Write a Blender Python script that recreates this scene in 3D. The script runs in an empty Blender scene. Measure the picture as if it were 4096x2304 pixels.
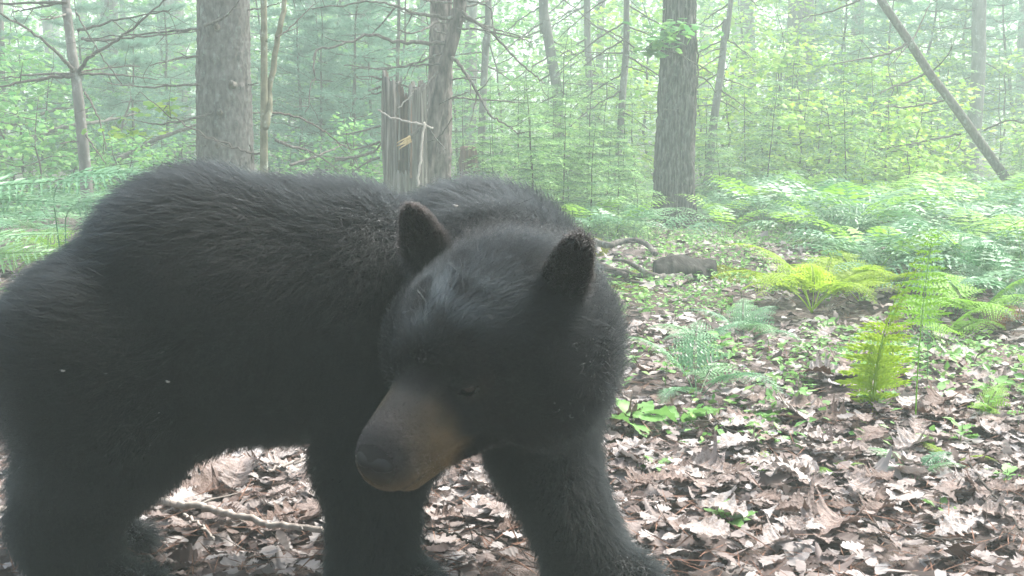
import bpy, math, random
import numpy as np
from mathutils import Vector

# ---------------------------------------------------------------- camera, sky, sun, exposure
F_PX, CAM_H, HORIZON = 1098.0, 0.80, 144.5           # focal length in px of a 1024 wide frame, lens height, horizon row
PITCH = math.atan((288 - HORIZON) / F_PX)
SP, CP = math.sin(PITCH), math.cos(PITCH)
scene = bpy.context.scene
cam_data = bpy.data.cameras.new('trail_camera')
cam_data.sensor_width = 36.0
cam_data.lens = 36.0 * F_PX / 1024.0
cam_data.clip_start, cam_data.clip_end = 0.05, 500.0
cam_data.dof.use_dof = True
cam_data.dof.focus_distance = 6.0
cam_data.dof.aperture_fstop = 20.0
cam = bpy.data.objects.new('trail_camera', cam_data)
cam.location = (0, 0, CAM_H)
cam.rotation_euler = (math.pi / 2 - PITCH, 0, 0)
scene.collection.objects.link(cam)
scene.camera = cam

SUN_EL, SUN_AZ = 54.0, 55.0                          # azimuth clockwise from +Y (away from the lens)
world = bpy.data.worlds.new('World')
scene.world = world
world.use_nodes = True
wn = world.node_tree
sky = wn.nodes.new('ShaderNodeTexSky')
sky.sky_type = 'NISHITA'
sky.sun_disc = False
sky.sun_elevation = math.radians(SUN_EL)
sky.sun_rotation = math.radians(SUN_AZ)
sky.dust_density = 4.0
sky.ozone_density = 0.6
hs = wn.nodes.new('ShaderNodeHueSaturation')
hs.inputs['Saturation'].default_value = 0.60         # thin overcast: the blue mostly washed out
wn.links.new(sky.outputs[0], hs.inputs['Color'])
wn.links.new(hs.outputs[0], wn.nodes['Background'].inputs[0])
wn.nodes['Background'].inputs[1].default_value = 0.085

sun_data = bpy.data.lights.new('sun', 'SUN')
sun_data.energy = 1.5
sun_data.angle = math.radians(18)
sun_data.color = (1.0, 0.97, 0.91)
sun = bpy.data.objects.new('sun', sun_data)
el, az = math.radians(SUN_EL), math.radians(SUN_AZ)
sun.rotation_euler = Vector((math.cos(el) * math.sin(az), math.cos(el) * math.cos(az), math.sin(el))).to_track_quat('Z', 'Y').to_euler()
sun.location = (4, 4, 14)
scene.collection.objects.link(sun)

vs = scene.view_settings
vs.view_transform, vs.look, vs.gamma, vs.exposure = 'Standard', 'None', 1.0, 2.75
vs.use_curve_mapping = False
cy = scene.cycles
cy.max_bounces, cy.diffuse_bounces, cy.glossy_bounces = 6, 4, 2
cy.transmission_bounces, cy.transparent_max_bounces, cy.volume_bounces = 4, 4, 1
cy.use_denoising = True
cy.denoiser = 'OPENIMAGEDENOISE'
cy.use_adaptive_sampling = True
cy.adaptive_threshold = 0.02
cy.sample_clamp_indirect = 4.0

# ---------------------------------------------------------------- helpers
COL = scene.collection
RS = np.random.RandomState(7)
rnd = random.Random(11)

def W(u, v, Y):
    """point at distance Y in front of the lens seen in pixel (u, v) of a 1024 x 576 frame"""
    d = np.array([u - 512.0, F_PX * CP + SP * (288.0 - v), -F_PX * SP + CP * (288.0 - v)])
    p = d * (Y / d[1])
    return np.array([p[0], p[1], p[2] + CAM_H])

def vnoise(p, seed=0):
    p = np.asarray(p, dtype=np.float64)
    i = np.floor(p).astype(np.int64)
    f = p - i
    f = f * f * (3 - 2 * f)
    dim = p.shape[-1]
    out = np.zeros(p.shape[:-1])
    for c in range(2 ** dim):
        h = np.full(p.shape[:-1], seed * 1013904223 + 12345, dtype=np.int64)
        w = np.ones(p.shape[:-1])
        for k in range(dim):
            b = (c >> k) & 1
            h = (h * 1664525 + (i[..., k] + b) * 374761393 + 1013904223) & 0x7fffffff
            h = h ^ (h >> 13)
            w = w * (f[..., k] if b else 1 - f[..., k])
        h = (h * 1274126177) & 0x7fffffff
        h = h ^ (h >> 16)
        out += w * ((h & 0xffff) / 65535.0)
    return out * 2 - 1

def fbm(p, seed=0, oct=3):
    p = np.asarray(p, dtype=np.float64)
    s, a = 0, 1.0
    for o in range(oct):
        s = s + a * vnoise(p * 2 ** o, seed + o * 17)
        a *= 0.5
    return s

def ground_z(x, y):
    x = np.asarray(x, dtype=np.float64); y = np.asarray(y, dtype=np.float64)
    near = np.clip((y - 2.6) / 3.0, 0, 1)
    z = 0.03 * near * fbm(np.stack([x * 0.7, y * 0.7], -1), 3, 3)
    z = z + 0.10 * np.exp(-((x - 1.35) ** 2 / 0.9 + (y - 7.3) ** 2 / 0.5))
    z = z + 0.05 * np.exp(-((x - 1.3) ** 2 / 0.5 + (y - 3.6) ** 2 / 0.25))
    z = z + 0.0016 * np.clip(y - 12, 0, 60) ** 2 * 0.35
    return z

def unit(v):
    v = np.asarray(v, dtype=float)
    return v / (np.linalg.norm(v) + 1e-12)

class MB:
    """collects vertices and faces, builds one mesh"""
    def __init__(self):
        self.v, self.f3, self.f4, self.n, self.c = [], [], [], 0, []
    def add(self, v, tris=None, quads=None):
        v = np.asarray(v, dtype=np.float32).reshape(-1, 3)
        if tris is not None and len(tris): self.f3.append(np.asarray(tris, dtype=np.int64) + self.n)
        if quads is not None and len(quads): self.f4.append(np.asarray(quads, dtype=np.int64) + self.n)
        self.v.append(v); self.n += len(v)
    def mesh(self, name, mat, smooth=False):
        me = bpy.data.meshes.new(name)
        V = np.concatenate(self.v) if self.v else np.zeros((0, 3), np.float32)
        t = np.concatenate(self.f3) if self.f3 else np.zeros((0, 3), np.int64)
        q = np.concatenate(self.f4) if self.f4 else np.zeros((0, 4), np.int64)
        me.vertices.add(len(V)); me.vertices.foreach_set('co', V.ravel())
        nl = len(t) * 3 + len(q) * 4
        me.loops.add(nl); me.polygons.add(len(t) + len(q))
        me.loops.foreach_set('vertex_index', np.concatenate([t.ravel(), q.ravel()]).astype(np.int32))
        st = np.concatenate([np.arange(len(t)) * 3, len(t) * 3 + np.arange(len(q)) * 4]).astype(np.int32)
        me.polygons.foreach_set('loop_start', st)
        me.polygons.foreach_set('use_smooth', np.full(len(t) + len(q), smooth))
        me.update(calc_edges=True)
        if mat is not None: me.materials.append(mat)
        return me

def obj(name, data, parent=None, loc=(0, 0, 0), rot=(0, 0, 0), scale=1.0):
    o = bpy.data.objects.new(name, data)
    COL.objects.link(o)
    o.location = loc; o.rotation_euler = rot
    o.scale = (scale,) * 3 if np.isscalar(scale) else scale
    if parent is not None: o.parent = parent
    return o

def tag(o, label=None, cat=None, group=None, kind=None):
    if label: o['label'] = label
    if cat: o['category'] = cat
    if group: o['group'] = group
    if kind: o['kind'] = kind
    return o

def tube(mb, pts, rad, n=6, cap=True, jitter=0.0, seed=0):
    pts = np.asarray(pts, dtype=float); m = len(pts)
    rad = np.broadcast_to(np.asarray(rad, dtype=float), (m,))
    tan = np.gradient(pts, axis=0)
    tan /= np.linalg.norm(tan, axis=1, keepdims=True) + 1e-12
    ref = np.array([0, 0, 1.0]) if abs(tan[0, 2]) < 0.8 else np.array([0, 1.0, 0])
    a = np.cross(tan, ref); a /= np.linalg.norm(a, axis=1, keepdims=True) + 1e-12
    b = np.cross(tan, a)
    th = np.arange(n) * 2 * math.pi / n
    r = rad[:, None] * np.ones(n)
    if jitter:
        r = r * (1 + jitter * np.random.RandomState(seed).uniform(-1, 1, r.shape))
    ring = pts[:, None] + r[..., None] * (np.cos(th)[None, :, None] * a[:, None] + np.sin(th)[None, :, None] * b[:, None])
    i, j = np.meshgrid(np.arange(m - 1), np.arange(n), indexing='ij')
    k = (j + 1) % n
    q = np.stack([i * n + j, i * n + k, (i + 1) * n + k, (i + 1) * n + j], -1).reshape(-1, 4)
    v = ring.reshape(-1, 3)
    t = []
    if cap:
        v = np.concatenate([v, pts[:1], pts[-1:]])
        c0, c1 = m * n, m * n + 1
        jj = np.arange(n); kk = (jj + 1) % n
        t = np.concatenate([np.stack([kk, jj, np.full(n, c0)], -1), np.stack([(m - 1) * n + jj, (m - 1) * n + kk, np.full(n, c1)], -1)])
    mb.add(v, t, q)

def wiggle(p0, p1, n, amp, seed, sag=0.0):
    t = np.linspace(0, 1, n)[:, None]
    p = np.asarray(p0) * (1 - t) + np.asarray(p1) * t
    L = np.linalg.norm(np.asarray(p1) - np.asarray(p0))
    r = np.random.RandomState(seed)
    off = np.cumsum(r.normal(size=(n, 3)), axis=0); off -= off[0] * (1 - t) + off[-1] * t
    p = p + off * amp * L / math.sqrt(n)
    p[:, 2] += -sag * L * 4 * (t[:, 0] * (1 - t[:, 0]))
    return p

# ---------------------------------------------------------------- materials
def new_mat(name):
    m = bpy.data.materials.new(name); m.use_nodes = True
    nt = m.node_tree; nt.nodes.clear()
    out = nt.nodes.new('ShaderNodeOutputMaterial')
    return m, nt, out

def ramp(nt, stops, fac):
    r = nt.nodes.new('ShaderNodeValToRGB')
    e = r.color_ramp.elements
    while len(e) < len(stops): e.new(0.5)
    for x, (p, c) in zip(e, stops):
        x.position = p; x.color = (*c, 1)
    nt.links.new(fac, r.inputs[0])
    return r.outputs[0]

def noise(nt, scale, detail=3, vec=None, dim='3D', rough=0.55):
    n = nt.nodes.new('ShaderNodeTexNoise')
    n.inputs['Scale'].default_value = scale; n.inputs['Detail'].default_value = detail
    n.inputs['Roughness'].default_value = rough
    if vec is not None: nt.links.new(vec, n.inputs['Vector'])
    return n.outputs[0]

def coords(nt, scale=(1, 1, 1), which='Object'):
    tc = nt.nodes.new('ShaderNodeTexCoord'); mp = nt.nodes.new('ShaderNodeMapping')
    mp.inputs['Scale'].default_value = scale
    nt.links.new(tc.outputs[which], mp.inputs[0])
    return mp.outputs[0]

def mixc(nt, fac, a, b, mode='MIX'):
    m = nt.nodes.new('ShaderNodeMix'); m.data_type = 'RGBA'; m.blend_type = mode
    for s, x in (('Factor', fac), ('A', a), ('B', b)):
        sock = [q for q in m.inputs if q.name == s and (q.type == 'RGBA' or s == 'Factor' and q.type == 'VALUE')][0]
        if isinstance(x, (int, float)): sock.default_value = x
        elif isinstance(x, tuple): sock.default_value = (*x, 1)
        else: nt.links.new(x, sock)
    return [q for q in m.outputs if q.type == 'RGBA'][0]

def leaf_mat(name, stops, trans=0.35, rough=0.5, per='island', spec=0.3, ns=3.0, lo=0.75, hi=1.2):
    m, nt, out = new_mat(name)
    if per == 'island':
        g = nt.nodes.new('ShaderNodeNewGeometry'); fac = g.outputs['Random Per Island']
    else:
        g = nt.nodes.new('ShaderNodeObjectInfo'); fac = g.outputs['Random']
    col = ramp(nt, stops, fac)
    nz = noise(nt, ns, 2, coords(nt, which='Object'))
    col = mixc(nt, nz, mixc(nt, 1.0, col, (lo, lo, lo), 'MULTIPLY'), mixc(nt, 1.0, col, (hi, hi, hi * .96), 'MULTIPLY'))
    p = nt.nodes.new('ShaderNodeBsdfPrincipled'); p.inputs['Roughness'].default_value = rough
    p.inputs['Specular IOR Level'].default_value = spec
    nt.links.new(col, p.inputs['Base Color'])
    t = nt.nodes.new('ShaderNodeBsdfTranslucent'); nt.links.new(col, t.inputs[0])
    mx = nt.nodes.new('ShaderNodeMixShader'); mx.inputs[0].default_value = trans
    nt.links.new(p.outputs[0], mx.inputs[1]); nt.links.new(t.outputs[0], mx.inputs[2])
    nt.links.new(mx.outputs[0], out.inputs[0])
    return m

def litter_leaf_mat(name, stops):
    """a single dead leaf: midrib, side veins, blotches"""
    m, nt, out = new_mat(name)
    oi = nt.nodes.new('ShaderNodeObjectInfo')
    col = ramp(nt, stops, oi.outputs['Random'])
    v = coords(nt)
    sep = nt.nodes.new('ShaderNodeSeparateXYZ'); nt.links.new(v, sep.inputs[0])
    def math_(op, a, b=None):
        n = nt.nodes.new('ShaderNodeMath'); n.operation = op
        for k, x in enumerate((a, b)):
            if x is None: continue
            if isinstance(x, (int, float)): n.inputs[k].default_value = x
            else: nt.links.new(x, n.inputs[k])
        return n.outputs[0]
    ay = math_('ABSOLUTE', sep.outputs[1])
    rib = math_('LESS_THAN', ay, 0.012)
    vein = math_('GREATER_THAN', math_('SINE', math_('MULTIPLY', math_('SUBTRACT', sep.outputs[0], math_('MULTIPLY', ay, 0.9)), 52.0)), 0.93)
    vn = math_('MINIMUM', math_('ADD', rib, math_('MULTIPLY', vein, 0.6)), 1.0)
    col = mixc(nt, vn, col, mixc(nt, 1.0, col, (1.25, 1.2, 1.15), 'MULTIPLY'))
    n1 = noise(nt, 5, 5, v, rough=0.7)
    bl = ramp(nt, [(0.40, (0.62, 0.54, 0.48)), (0.55, (1, 1, 1)), (0.75, (1.1, 1.1, 1.1))], n1)
    col = mixc(nt, 1.0, col, bl, 'MULTIPLY')
    p = nt.nodes.new('ShaderNodeBsdfPrincipled'); p.inputs['Roughness'].default_value = 0.6
    nt.links.new(col, p.inputs['Base Color'])
    b = nt.nodes.new('ShaderNodeBump'); b.inputs['Strength'].default_value = 0.6; b.inputs['Distance'].default_value = 0.02
    nt.links.new(math_('ADD', n1, vn), b.inputs['Height']); nt.links.new(b.outputs[0], p.inputs['Normal'])
    t = nt.nodes.new('ShaderNodeBsdfTranslucent'); nt.links.new(col, t.inputs[0])
    mx = nt.nodes.new('ShaderNodeMixShader'); mx.inputs[0].default_value = 0.12
    nt.links.new(p.outputs[0], mx.inputs[1]); nt.links.new(t.outputs[0], mx.inputs[2])
    nt.links.new(mx.outputs[0], out.inputs[0])
    return m

def bark_mat(name, stops, zs=0.3, scale=30, bump=0.5, lichen=None, dist=0.01):
    m, nt, out = new_mat(name)
    v = coords(nt, (1, 1, zs))
    n1 = noise(nt, scale, 5, v)
    col = ramp(nt, stops, n1)
    oi = nt.nodes.new('ShaderNodeObjectInfo')
    tint = ramp(nt, [(0, (0.8, 0.8, 0.8)), (1, (1.15, 1.12, 1.1))], oi.outputs['Random'])
    col = mixc(nt, 1.0, col, tint, 'MULTIPLY')
    if lichen:
        n2 = noise(nt, 16, 5, coords(nt, (1, 1, 0.7)), rough=0.75)
        lf = ramp(nt, [(0.55, (0, 0, 0)), (0.68, (0.5, 0.5, 0.5))], n2)
        col = mixc(nt, lf, col, lichen)
    p = nt.nodes.new('ShaderNodeBsdfPrincipled'); p.inputs['Roughness'].default_value = 0.9
    p.inputs['Specular IOR Level'].default_value = 0.15
    nt.links.new(col, p.inputs['Base Color'])
    b = nt.nodes.new('ShaderNodeBump'); b.inputs['Strength'].default_value = bump; b.inputs['Distance'].default_value = dist
    nt.links.new(n1, b.inputs['Height']); nt.links.new(b.outputs[0], p.inputs['Normal'])
    nt.links.new(p.outputs[0], out.inputs[0])
    return m

def plain_mat(name, color, rough=0.6, spec=0.4):
    m, nt, out = new_mat(name)
    p = nt.nodes.new('ShaderNodeBsdfPrincipled'); p.inputs['Roughness'].default_value = rough
    p.inputs['Specular IOR Level'].default_value = spec
    n = noise(nt, 60, 3, coords(nt))
    c = mixc(nt, n, tuple(0.75 * x for x in color), tuple(min(1, 1.25 * x) for x in color))
    nt.links.new(c, p.inputs['Base Color'])
    b = nt.nodes.new('ShaderNodeBump'); b.inputs['Strength'].default_value = 0.3; b.inputs['Distance'].default_value = 0.002
    nt.links.new(n, b.inputs['Height']); nt.links.new(b.outputs[0], p.inputs['Normal'])
    nt.links.new(p.outputs[0], out.inputs[0])
    return m

M = {}
M['litter'] = leaf_mat('dead_leaf', [(0, (0.04, 0.027, 0.023)), (0.2, (0.11, 0.077, 0.068)), (0.45, (0.20, 0.163, 0.154)), (0.8, (0.29, 0.260, 0.253)), (1, (0.38, 0.355, 0.355))], 0.12, 0.65)
M['litter_one'] = litter_leaf_mat('dead_leaf_large', [(0, (0.09, 0.05, 0.034)), (0.2, (0.16, 0.108, 0.088)), (0.45, (0.25, 0.205, 0.19)), (0.8, (0.32, 0.285, 0.272)), (1, (0.38, 0.35, 0.34))])
M['fern'] = leaf_mat('fern_green', [(0, (0.09, 0.22, 0.11)), (0.5, (0.13, 0.28, 0.14)), (1, (0.19, 0.34, 0.16))], 0.35, 0.42, per='object', spec=0.5)
M['fern_yellow'] = leaf_mat('fern_yellow_green', [(0, (0.26, 0.40, 0.03)), (1, (0.34, 0.47, 0.05))], 0.6, 0.5, per='object')
M['fern_lime'] = leaf_mat('fern_lime', [(0, (0.20, 0.40, 0.05)), (1, (0.25, 0.45, 0.07))], 0.45, 0.5, per='object')
M['fern_brown'] = leaf_mat('fern_brown', [(0, (0.22, 0.11, 0.05)), (1, (0.30, 0.16, 0.08))], 0.3, 0.7, per='object')
M['maple'] = leaf_mat('maple_leaf', [(0, (0.07, 0.21, 0.07)), (0.5, (0.12, 0.30, 0.09)), (1, (0.21, 0.40, 0.10))], 0.45, 0.5)
M['maple_lime'] = leaf_mat('lime_leaf', [(0, (0.13, 0.30, 0.05)), (0.5, (0.23, 0.40, 0.055)), (1, (0.35, 0.50, 0.07))], 0.5, 0.5)
M['hemlock'] = leaf_mat('hemlock_needle', [(0, (0.10, 0.22, 0.12)), (0.6, (0.15, 0.30, 0.15)), (1, (0.24, 0.39, 0.17))], 0.25, 0.5, ns=7, lo=0.45, hi=1.35)
M['hemlock_tip'] = leaf_mat('hemlock_new_growth', [(0, (0.20, 0.38, 0.13)), (1, (0.30, 0.48, 0.18))], 0.35, 0.5)
M['pine'] = leaf_mat('pine_needle', [(0, (0.11, 0.24, 0.17)), (0.6, (0.16, 0.31, 0.22)), (1, (0.22, 0.38, 0.26))], 0.25, 0.5)
M['herb'] = leaf_mat('herb_leaf', [(0, (0.10, 0.25, 0.06)), (0.6, (0.16, 0.33, 0.09)), (1, (0.26, 0.42, 0.12))], 0.35, 0.45)
M['far_leaf'] = leaf_mat('far_leaf', [(0, (0.06, 0.17, 0.06)), (0.5, (0.12, 0.28, 0.08)), (0.8, (0.20, 0.38, 0.08)), (1, (0.28, 0.45, 0.10))], 0.4, 0.6)
M['bark_grey'] = bark_mat('bark_grey', [(0.30, (0.045, 0.041, 0.037)), (0.5, (0.105, 0.098, 0.090)), (0.75, (0.18, 0.172, 0.164))], 0.45, 32, 1.0, lichen=(0.22, 0.26, 0.23))
M['bark_furrow'] = bark_mat('bark_furrowed', [(0.35, (0.020, 0.018, 0.016)), (0.5, (0.07, 0.063, 0.057)), (0.7, (0.19, 0.18, 0.165))], 0.12, 45, 0.8, lichen=(0.22, 0.25, 0.20))
M['bark_smooth'] = bark_mat('bark_smooth', [(0.3, (0.09, 0.09, 0.06)), (0.6, (0.17, 0.165, 0.115)), (0.8, (0.26, 0.255, 0.20))], 1.0, 14, 0.25, lichen=(0.36, 0.42, 0.36))
M['bark_far'] = bark_mat('bark_far', [(0.3, (0.07, 0.067, 0.062)), (0.7, (0.19, 0.182, 0.17))], 0.3, 12, 0.3, lichen=(0.34, 0.38, 0.35))
M['bark_brown'] = bark_mat('bark_brown', [(0.35, (0.040, 0.032, 0.029)), (0.5, (0.11, 0.088, 0.080)), (0.7, (0.22, 0.185, 0.17))], 0.3, 26, 0.7)
M['snag_wood'] = bark_mat('snag_wood', [(0.35, (0.06, 0.05, 0.045)), (0.5, (0.16, 0.145, 0.13)), (0.7, (0.27, 0.255, 0.235))], 0.06, 45, 0.9, dist=0.02)
M['dead_wood'] = bark_mat('dead_wood', [(0.3, (0.05, 0.044, 0.038)), (0.6, (0.12, 0.108, 0.095)), (0.8, (0.22, 0.205, 0.185))], 0.15, 40, 0.6, lichen=(0.38, 0.44, 0.38))
M['rotten'] = bark_mat('rotten_wood', [(0.3, (0.05, 0.03, 0.022)), (0.55, (0.16, 0.10, 0.075)), (0.8, (0.28, 0.20, 0.15))], 0.15, 40, 0.9)
M['split_wood'] = bark_mat('split_wood', [(0.3, (0.38, 0.25, 0.11)), (0.7, (0.60, 0.46, 0.26))], 0.1, 50, 0.5)
M['twig'] = bark_mat('twig_bark', [(0.3, (0.035, 0.030, 0.026)), (0.7, (0.10, 0.086, 0.074))], 0.3, 60, 0.4)
M['log'] = bark_mat('log_bark', [(0.3, (0.010, 0.009, 0.008)), (0.55, (0.030, 0.028, 0.025)), (0.8, (0.085, 0.080, 0.072))], 0.3, 30, 0.9)
M['stick'] = bark_mat('stick_bark', [(0.3, (0.22, 0.19, 0.17)), (0.7, (0.46, 0.42, 0.38))], 0.3, 40, 0.4)
M['moss'] = leaf_mat('moss', [(0, (0.16, 0.20, 0.03)), (1, (0.36, 0.38, 0.08))], 0.2, 0.9)
M['stem'] = plain_mat('green_stem', (0.12, 0.17, 0.06), 0.6)
M['dark_stem'] = plain_mat('dark_stem', (0.05, 0.035, 0.025), 0.6)

def ground_mat():
    m, nt, out = new_mat('forest_soil')
    v = coords(nt)
    n1 = noise(nt, 34, 6, v, rough=0.75)
    col = ramp(nt, [(0.35, (0.03, 0.021, 0.018)), (0.5, (0.085, 0.060, 0.051)), (0.62, (0.17, 0.136, 0.125)), (0.75, (0.27, 0.235, 0.225))], n1)
    n2 = noise(nt, 0.5, 4, v)
    g = ramp(nt, [(0.50, (0, 0, 0)), (0.66, (0.5, 0.5, 0.5))], n2)
    col = mixc(nt, g, col, (0.10, 0.075, 0.05))
    p = nt.nodes.new('ShaderNodeBsdfPrincipled'); p.inputs['Roughness'].default_value = 0.95
    nt.links.new(col, p.inputs['Base Color'])
    b = nt.nodes.new('ShaderNodeBump'); b.inputs['Strength'].default_value = 0.8; b.inputs['Distance'].default_value = 0.03
    nt.links.new(n1, b.inputs['Height']); nt.links.new(b.outputs[0], p.inputs['Normal'])
    nt.links.new(p.outputs[0], out.inputs[0])
    return m
M['ground'] = ground_mat()

# ---------------------------------------------------------------- ground
def build_ground():
    ys = np.concatenate([np.linspace(-30, 1, 12), np.linspace(1.2, 14, 150), np.linspace(14.5, 95, 60)])
    xs = np.concatenate([np.linspace(-75, -8, 24), np.linspace(-7.8, 7.8, 150), np.linspace(8, 75, 24)])
    X, Y = np.meshgrid(xs, ys, indexing='ij')
    Z = ground_z(X, Y) + 0.012 * fbm(np.stack([X * 6, Y * 6], -1), 5, 2) * ((Y > 1) & (Y < 14) & (abs(X) < 7.8))
    nx, ny = X.shape
    i, j = np.meshgrid(np.arange(nx - 1), np.arange(ny - 1), indexing='ij')
    q = np.stack([i * ny + j, (i + 1) * ny + j, (i + 1) * ny + j + 1, i * ny + j + 1], -1).reshape(-1, 4)
    mb = MB(); mb.add(np.stack([X, Y, Z], -1), None, q)
    o = obj('forest_floor', mb.mesh('forest_floor', M['ground'], True))
    return tag(o, 'leaf strewn forest floor of brown soil', kind='structure')
GROUND = build_ground()

# ---------------------------------------------------------------- trees
def catmull(P, n):
    P = np.asarray(P, dtype=float)
    t = np.linspace(0, len(P) - 1, n)
    i = np.clip(np.floor(t).astype(int), 0, len(P) - 2); f = (t - i)[:, None]
    g = lambda k: P[np.clip(k, 0, len(P) - 1)]
    a, b, c, d = g(i - 1), g(i), g(i + 1), g(i + 2)
    return 0.5 * (2 * b + (c - a) * f + (2 * a - 5 * b + 4 * c - d) * f ** 2 + (3 * b - a - 3 * c + d) * f ** 3)

def trunk_mesh(name, pts, rad, mat, n=14, rings=40, rough=0.03, bark=None, seed=0, flare=0.35):
    """tapered trunk along pts; bark None | 'scaly' | 'furrowed' adds real relief"""
    C = catmull(pts, rings)
    R = np.interp(np.linspace(0, len(rad) - 1, rings), np.arange(len(rad)), rad)
    hgt = C[:, 2] - C[0, 2]
    R = R * (1 + flare * np.exp(-np.abs(hgt) / 0.22))
    th = np.arange(n) * 2 * math.pi / n
    ct, st = np.cos(th), np.sin(th)
    cyl = np.stack([np.broadcast_to(ct, (rings, n)), np.broadcast_to(st, (rings, n)), np.broadcast_to(C[:, 2:3], (rings, n))], -1)
    r0 = R.mean()
    rel = 1 + rough * fbm(cyl * (1.6, 1.6, 1.2), seed, 3)
    if bark == 'scaly':
        q = cyl * (r0 / 0.018, r0 / 0.018, 1 / 0.035)
        rel = rel + (0.017 / r0) * np.abs(fbm(q, seed + 3, 2)) * 0.8
    if bark == 'furrowed':
        q = cyl * (r0 / 0.020, r0 / 0.020, 1 / 0.16)
        w = np.abs(fbm(q, seed + 3, 3))
        rel = rel + (0.026 / r0) * (np.clip(w * 1.6, 0, 1) - 0.5)
        q2 = cyl * (r0 / 0.012, r0 / 0.012, 1 / 0.05)
        rel = rel + (0.006 / r0) * fbm(q2, seed + 9, 2)
    lobes = 1 + 0.10 * np.exp(-np.abs(hgt) / 0.2)[:, None] * np.sin(th * 5 + seed)[None]
    V = C[:, None] + (R[:, None] * rel * lobes)[..., None] * np.stack([ct, st, 0 * ct], -1)[None]
    i, j = np.meshgrid(np.arange(rings - 1), np.arange(n), indexing='ij'); k = (j + 1) % n
    mb = MB()
    mb.add(np.concatenate([V.reshape(-1, 3), C[-1:]]),
           np.stack([(rings - 1) * n + np.arange(n), (rings - 1) * n + (np.arange(n) + 1) % n, np.full(n, rings * n)], -1),
           np.stack([i * n + j, i * n + k, (i + 1) * n + k, (i + 1) * n + j], -1).reshape(-1, 4))
    return mb.mesh(name, mat, True)

TREES = {}
def px_tree(name, label, spine, D, mat, group=None, cat='tree', bark=None, n=14, rings=50, top=9.0, vbase=None, seed=0, rough=0.04, flare=0.35, lean=0.5):
    """spine: [(u, v, width px), ...] from the top of the picture down; every point stands at distance D"""
    P = [W(u, v, D) for u, v, w in spine][::-1]
    R = [0.5 * w * D / F_PX for u, v, w in spine][::-1]
    dx = P[1] - P[0]
    base = P[0] + dx / dx[2] * (ground_z(P[0][0], D) - 0.10 - P[0][2])
    base = np.array([P[0][0] + np.clip(base[0] - P[0][0], -0.6, 0.6), D, float(ground_z(P[0][0], D)) - 0.10])
    d2 = P[-1] - P[-2]
    tip = P[-1] + d2 / max(d2[2], 0.05) * max(top - P[-1][2], 0.03) * np.array([lean, lean, 1])
    pts = [base] + P + [tip]
    rad = [R[0] * 1.05] + R + [R[-1] * 0.55]
    root = obj(name, None, loc=base)
    tag(root, label, cat, group)
    rel = [p - base for p in pts]
    obj('trunk', trunk_mesh('trunk', rel, rad, mat, n, rings, rough, bark, seed, flare), root)
    TREES[label] = (root, base, D, pts, rad)
    return root

def px_branch(root, path, D, w0, w1, mat, dY=0.0, n=5, twigs=0, seed=0, name='branch'):
    """path [(u, v), ...] starting at the trunk; dY: how far the tip comes forward (-) or goes back (+)"""
    base = np.array(root.location)
    k = len(path)
    P = [W(u, v, D + dY * i / max(1, k - 1)) - base for i, (u, v) in enumerate(path)]
    C = catmull(P, 6 + 4 * k)
    L = np.linalg.norm(np.diff(C, axis=0), axis=1).sum()
    r = np.random.RandomState(seed + 100)
    C[1:] += r.normal(size=(len(C) - 1, 3)) * 0.005 * min(1.5, L)
    mb = MB()
    R = np.linspace(0.62 * w0, 0.55 * w1, len(C)) * D / F_PX
    tube(mb, C, R, n)
    subs = []
    for q in range(twigs):
        i = r.randint(len(C) // 4, len(C) - 1)
        dr = unit(unit(C[-1] - C[0]) * 0.6 + r.normal(size=3) * 0.6)
        ln = r.uniform(0.08, 0.32) * min(1.2, L)
        pts = wiggle(C[i], C[i] + dr * ln, 6, 0.06, seed * 31 + q, 0.03)
        if D < 9.6:                                           # near enough to pick out: a twig of its own
            tb = MB(); tube(tb, pts, np.linspace(R[i] * 0.55, 0.0012, 6), 4); subs.append(tb)
        else:
            tube(mb, pts, np.linspace(R[i] * 0.55, 0.0012, 6), 4)
    br = obj(name, mb.mesh(name, mat, True), root)
    for tb in subs: obj('twig', tb.mesh('twig', mat, True), br)
    return br

# --- the two large trunks
t = px_tree('spruce_tree', 'thick grey lichen flecked trunk with scaly bark behind the bear\'s back', [(223, -30, 49), (223.5, 60, 51), (225.5, 165, 53), (226, 240, 56)], 8.4, M['bark_grey'], bark='scaly', n=110, rings=330, top=7.5, seed=2, rough=0.03)
for i, (p, w) in enumerate([([(200, 29), (150, 33), (82, 39)], 2.6), ([(199, 56), (175, 59), (150, 66)], 2.2), ([(199, 84.5), (150, 87), (108, 83)], 2.2),
                            ([(213, 113), (190, 119), (160, 124), (140, 121)], 2.6), ([(205, 146), (195, 146), (188, 146)], 1.6), ([(246, 85), (252, 84.5), (258, 83)], 1.6),
                            ([(248, 113), (256, 113), (270, 113)], 1.6), ([(205, 25), (225, 17), (243, -4)], 3.4), ([(250, 145), (252, 158), (252, 170)], 1.3), ([(246, 10), (262, 8), (282, 2)], 1.6)]):
    px_branch(t, p, 8.2 if i not in (5, 6, 9) else 8.4, w, 0.8, M['dead_wood'], dY=-0.3 if i % 2 else 0.3, twigs=3, seed=i + 40)
for i, (u, v) in enumerate([(217, 28), (232, 85), (218, 146), (220, 113)]):     # broken branch stubs facing the lens
    c = W(u, v, 8.2); b = np.array(t.location)
    mb = MB(); tube(mb, np.array([c + (0, 0.05, 0), c + (0.0, -0.03, 0.005), c + (0.02, -0.09, 0.02)]) - b, [0.035, 0.02, 0.012], 8, jitter=0.15, seed=i)
    obj('branch_stub', mb.mesh('branch_stub', M['dead_wood'], True), t)

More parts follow.
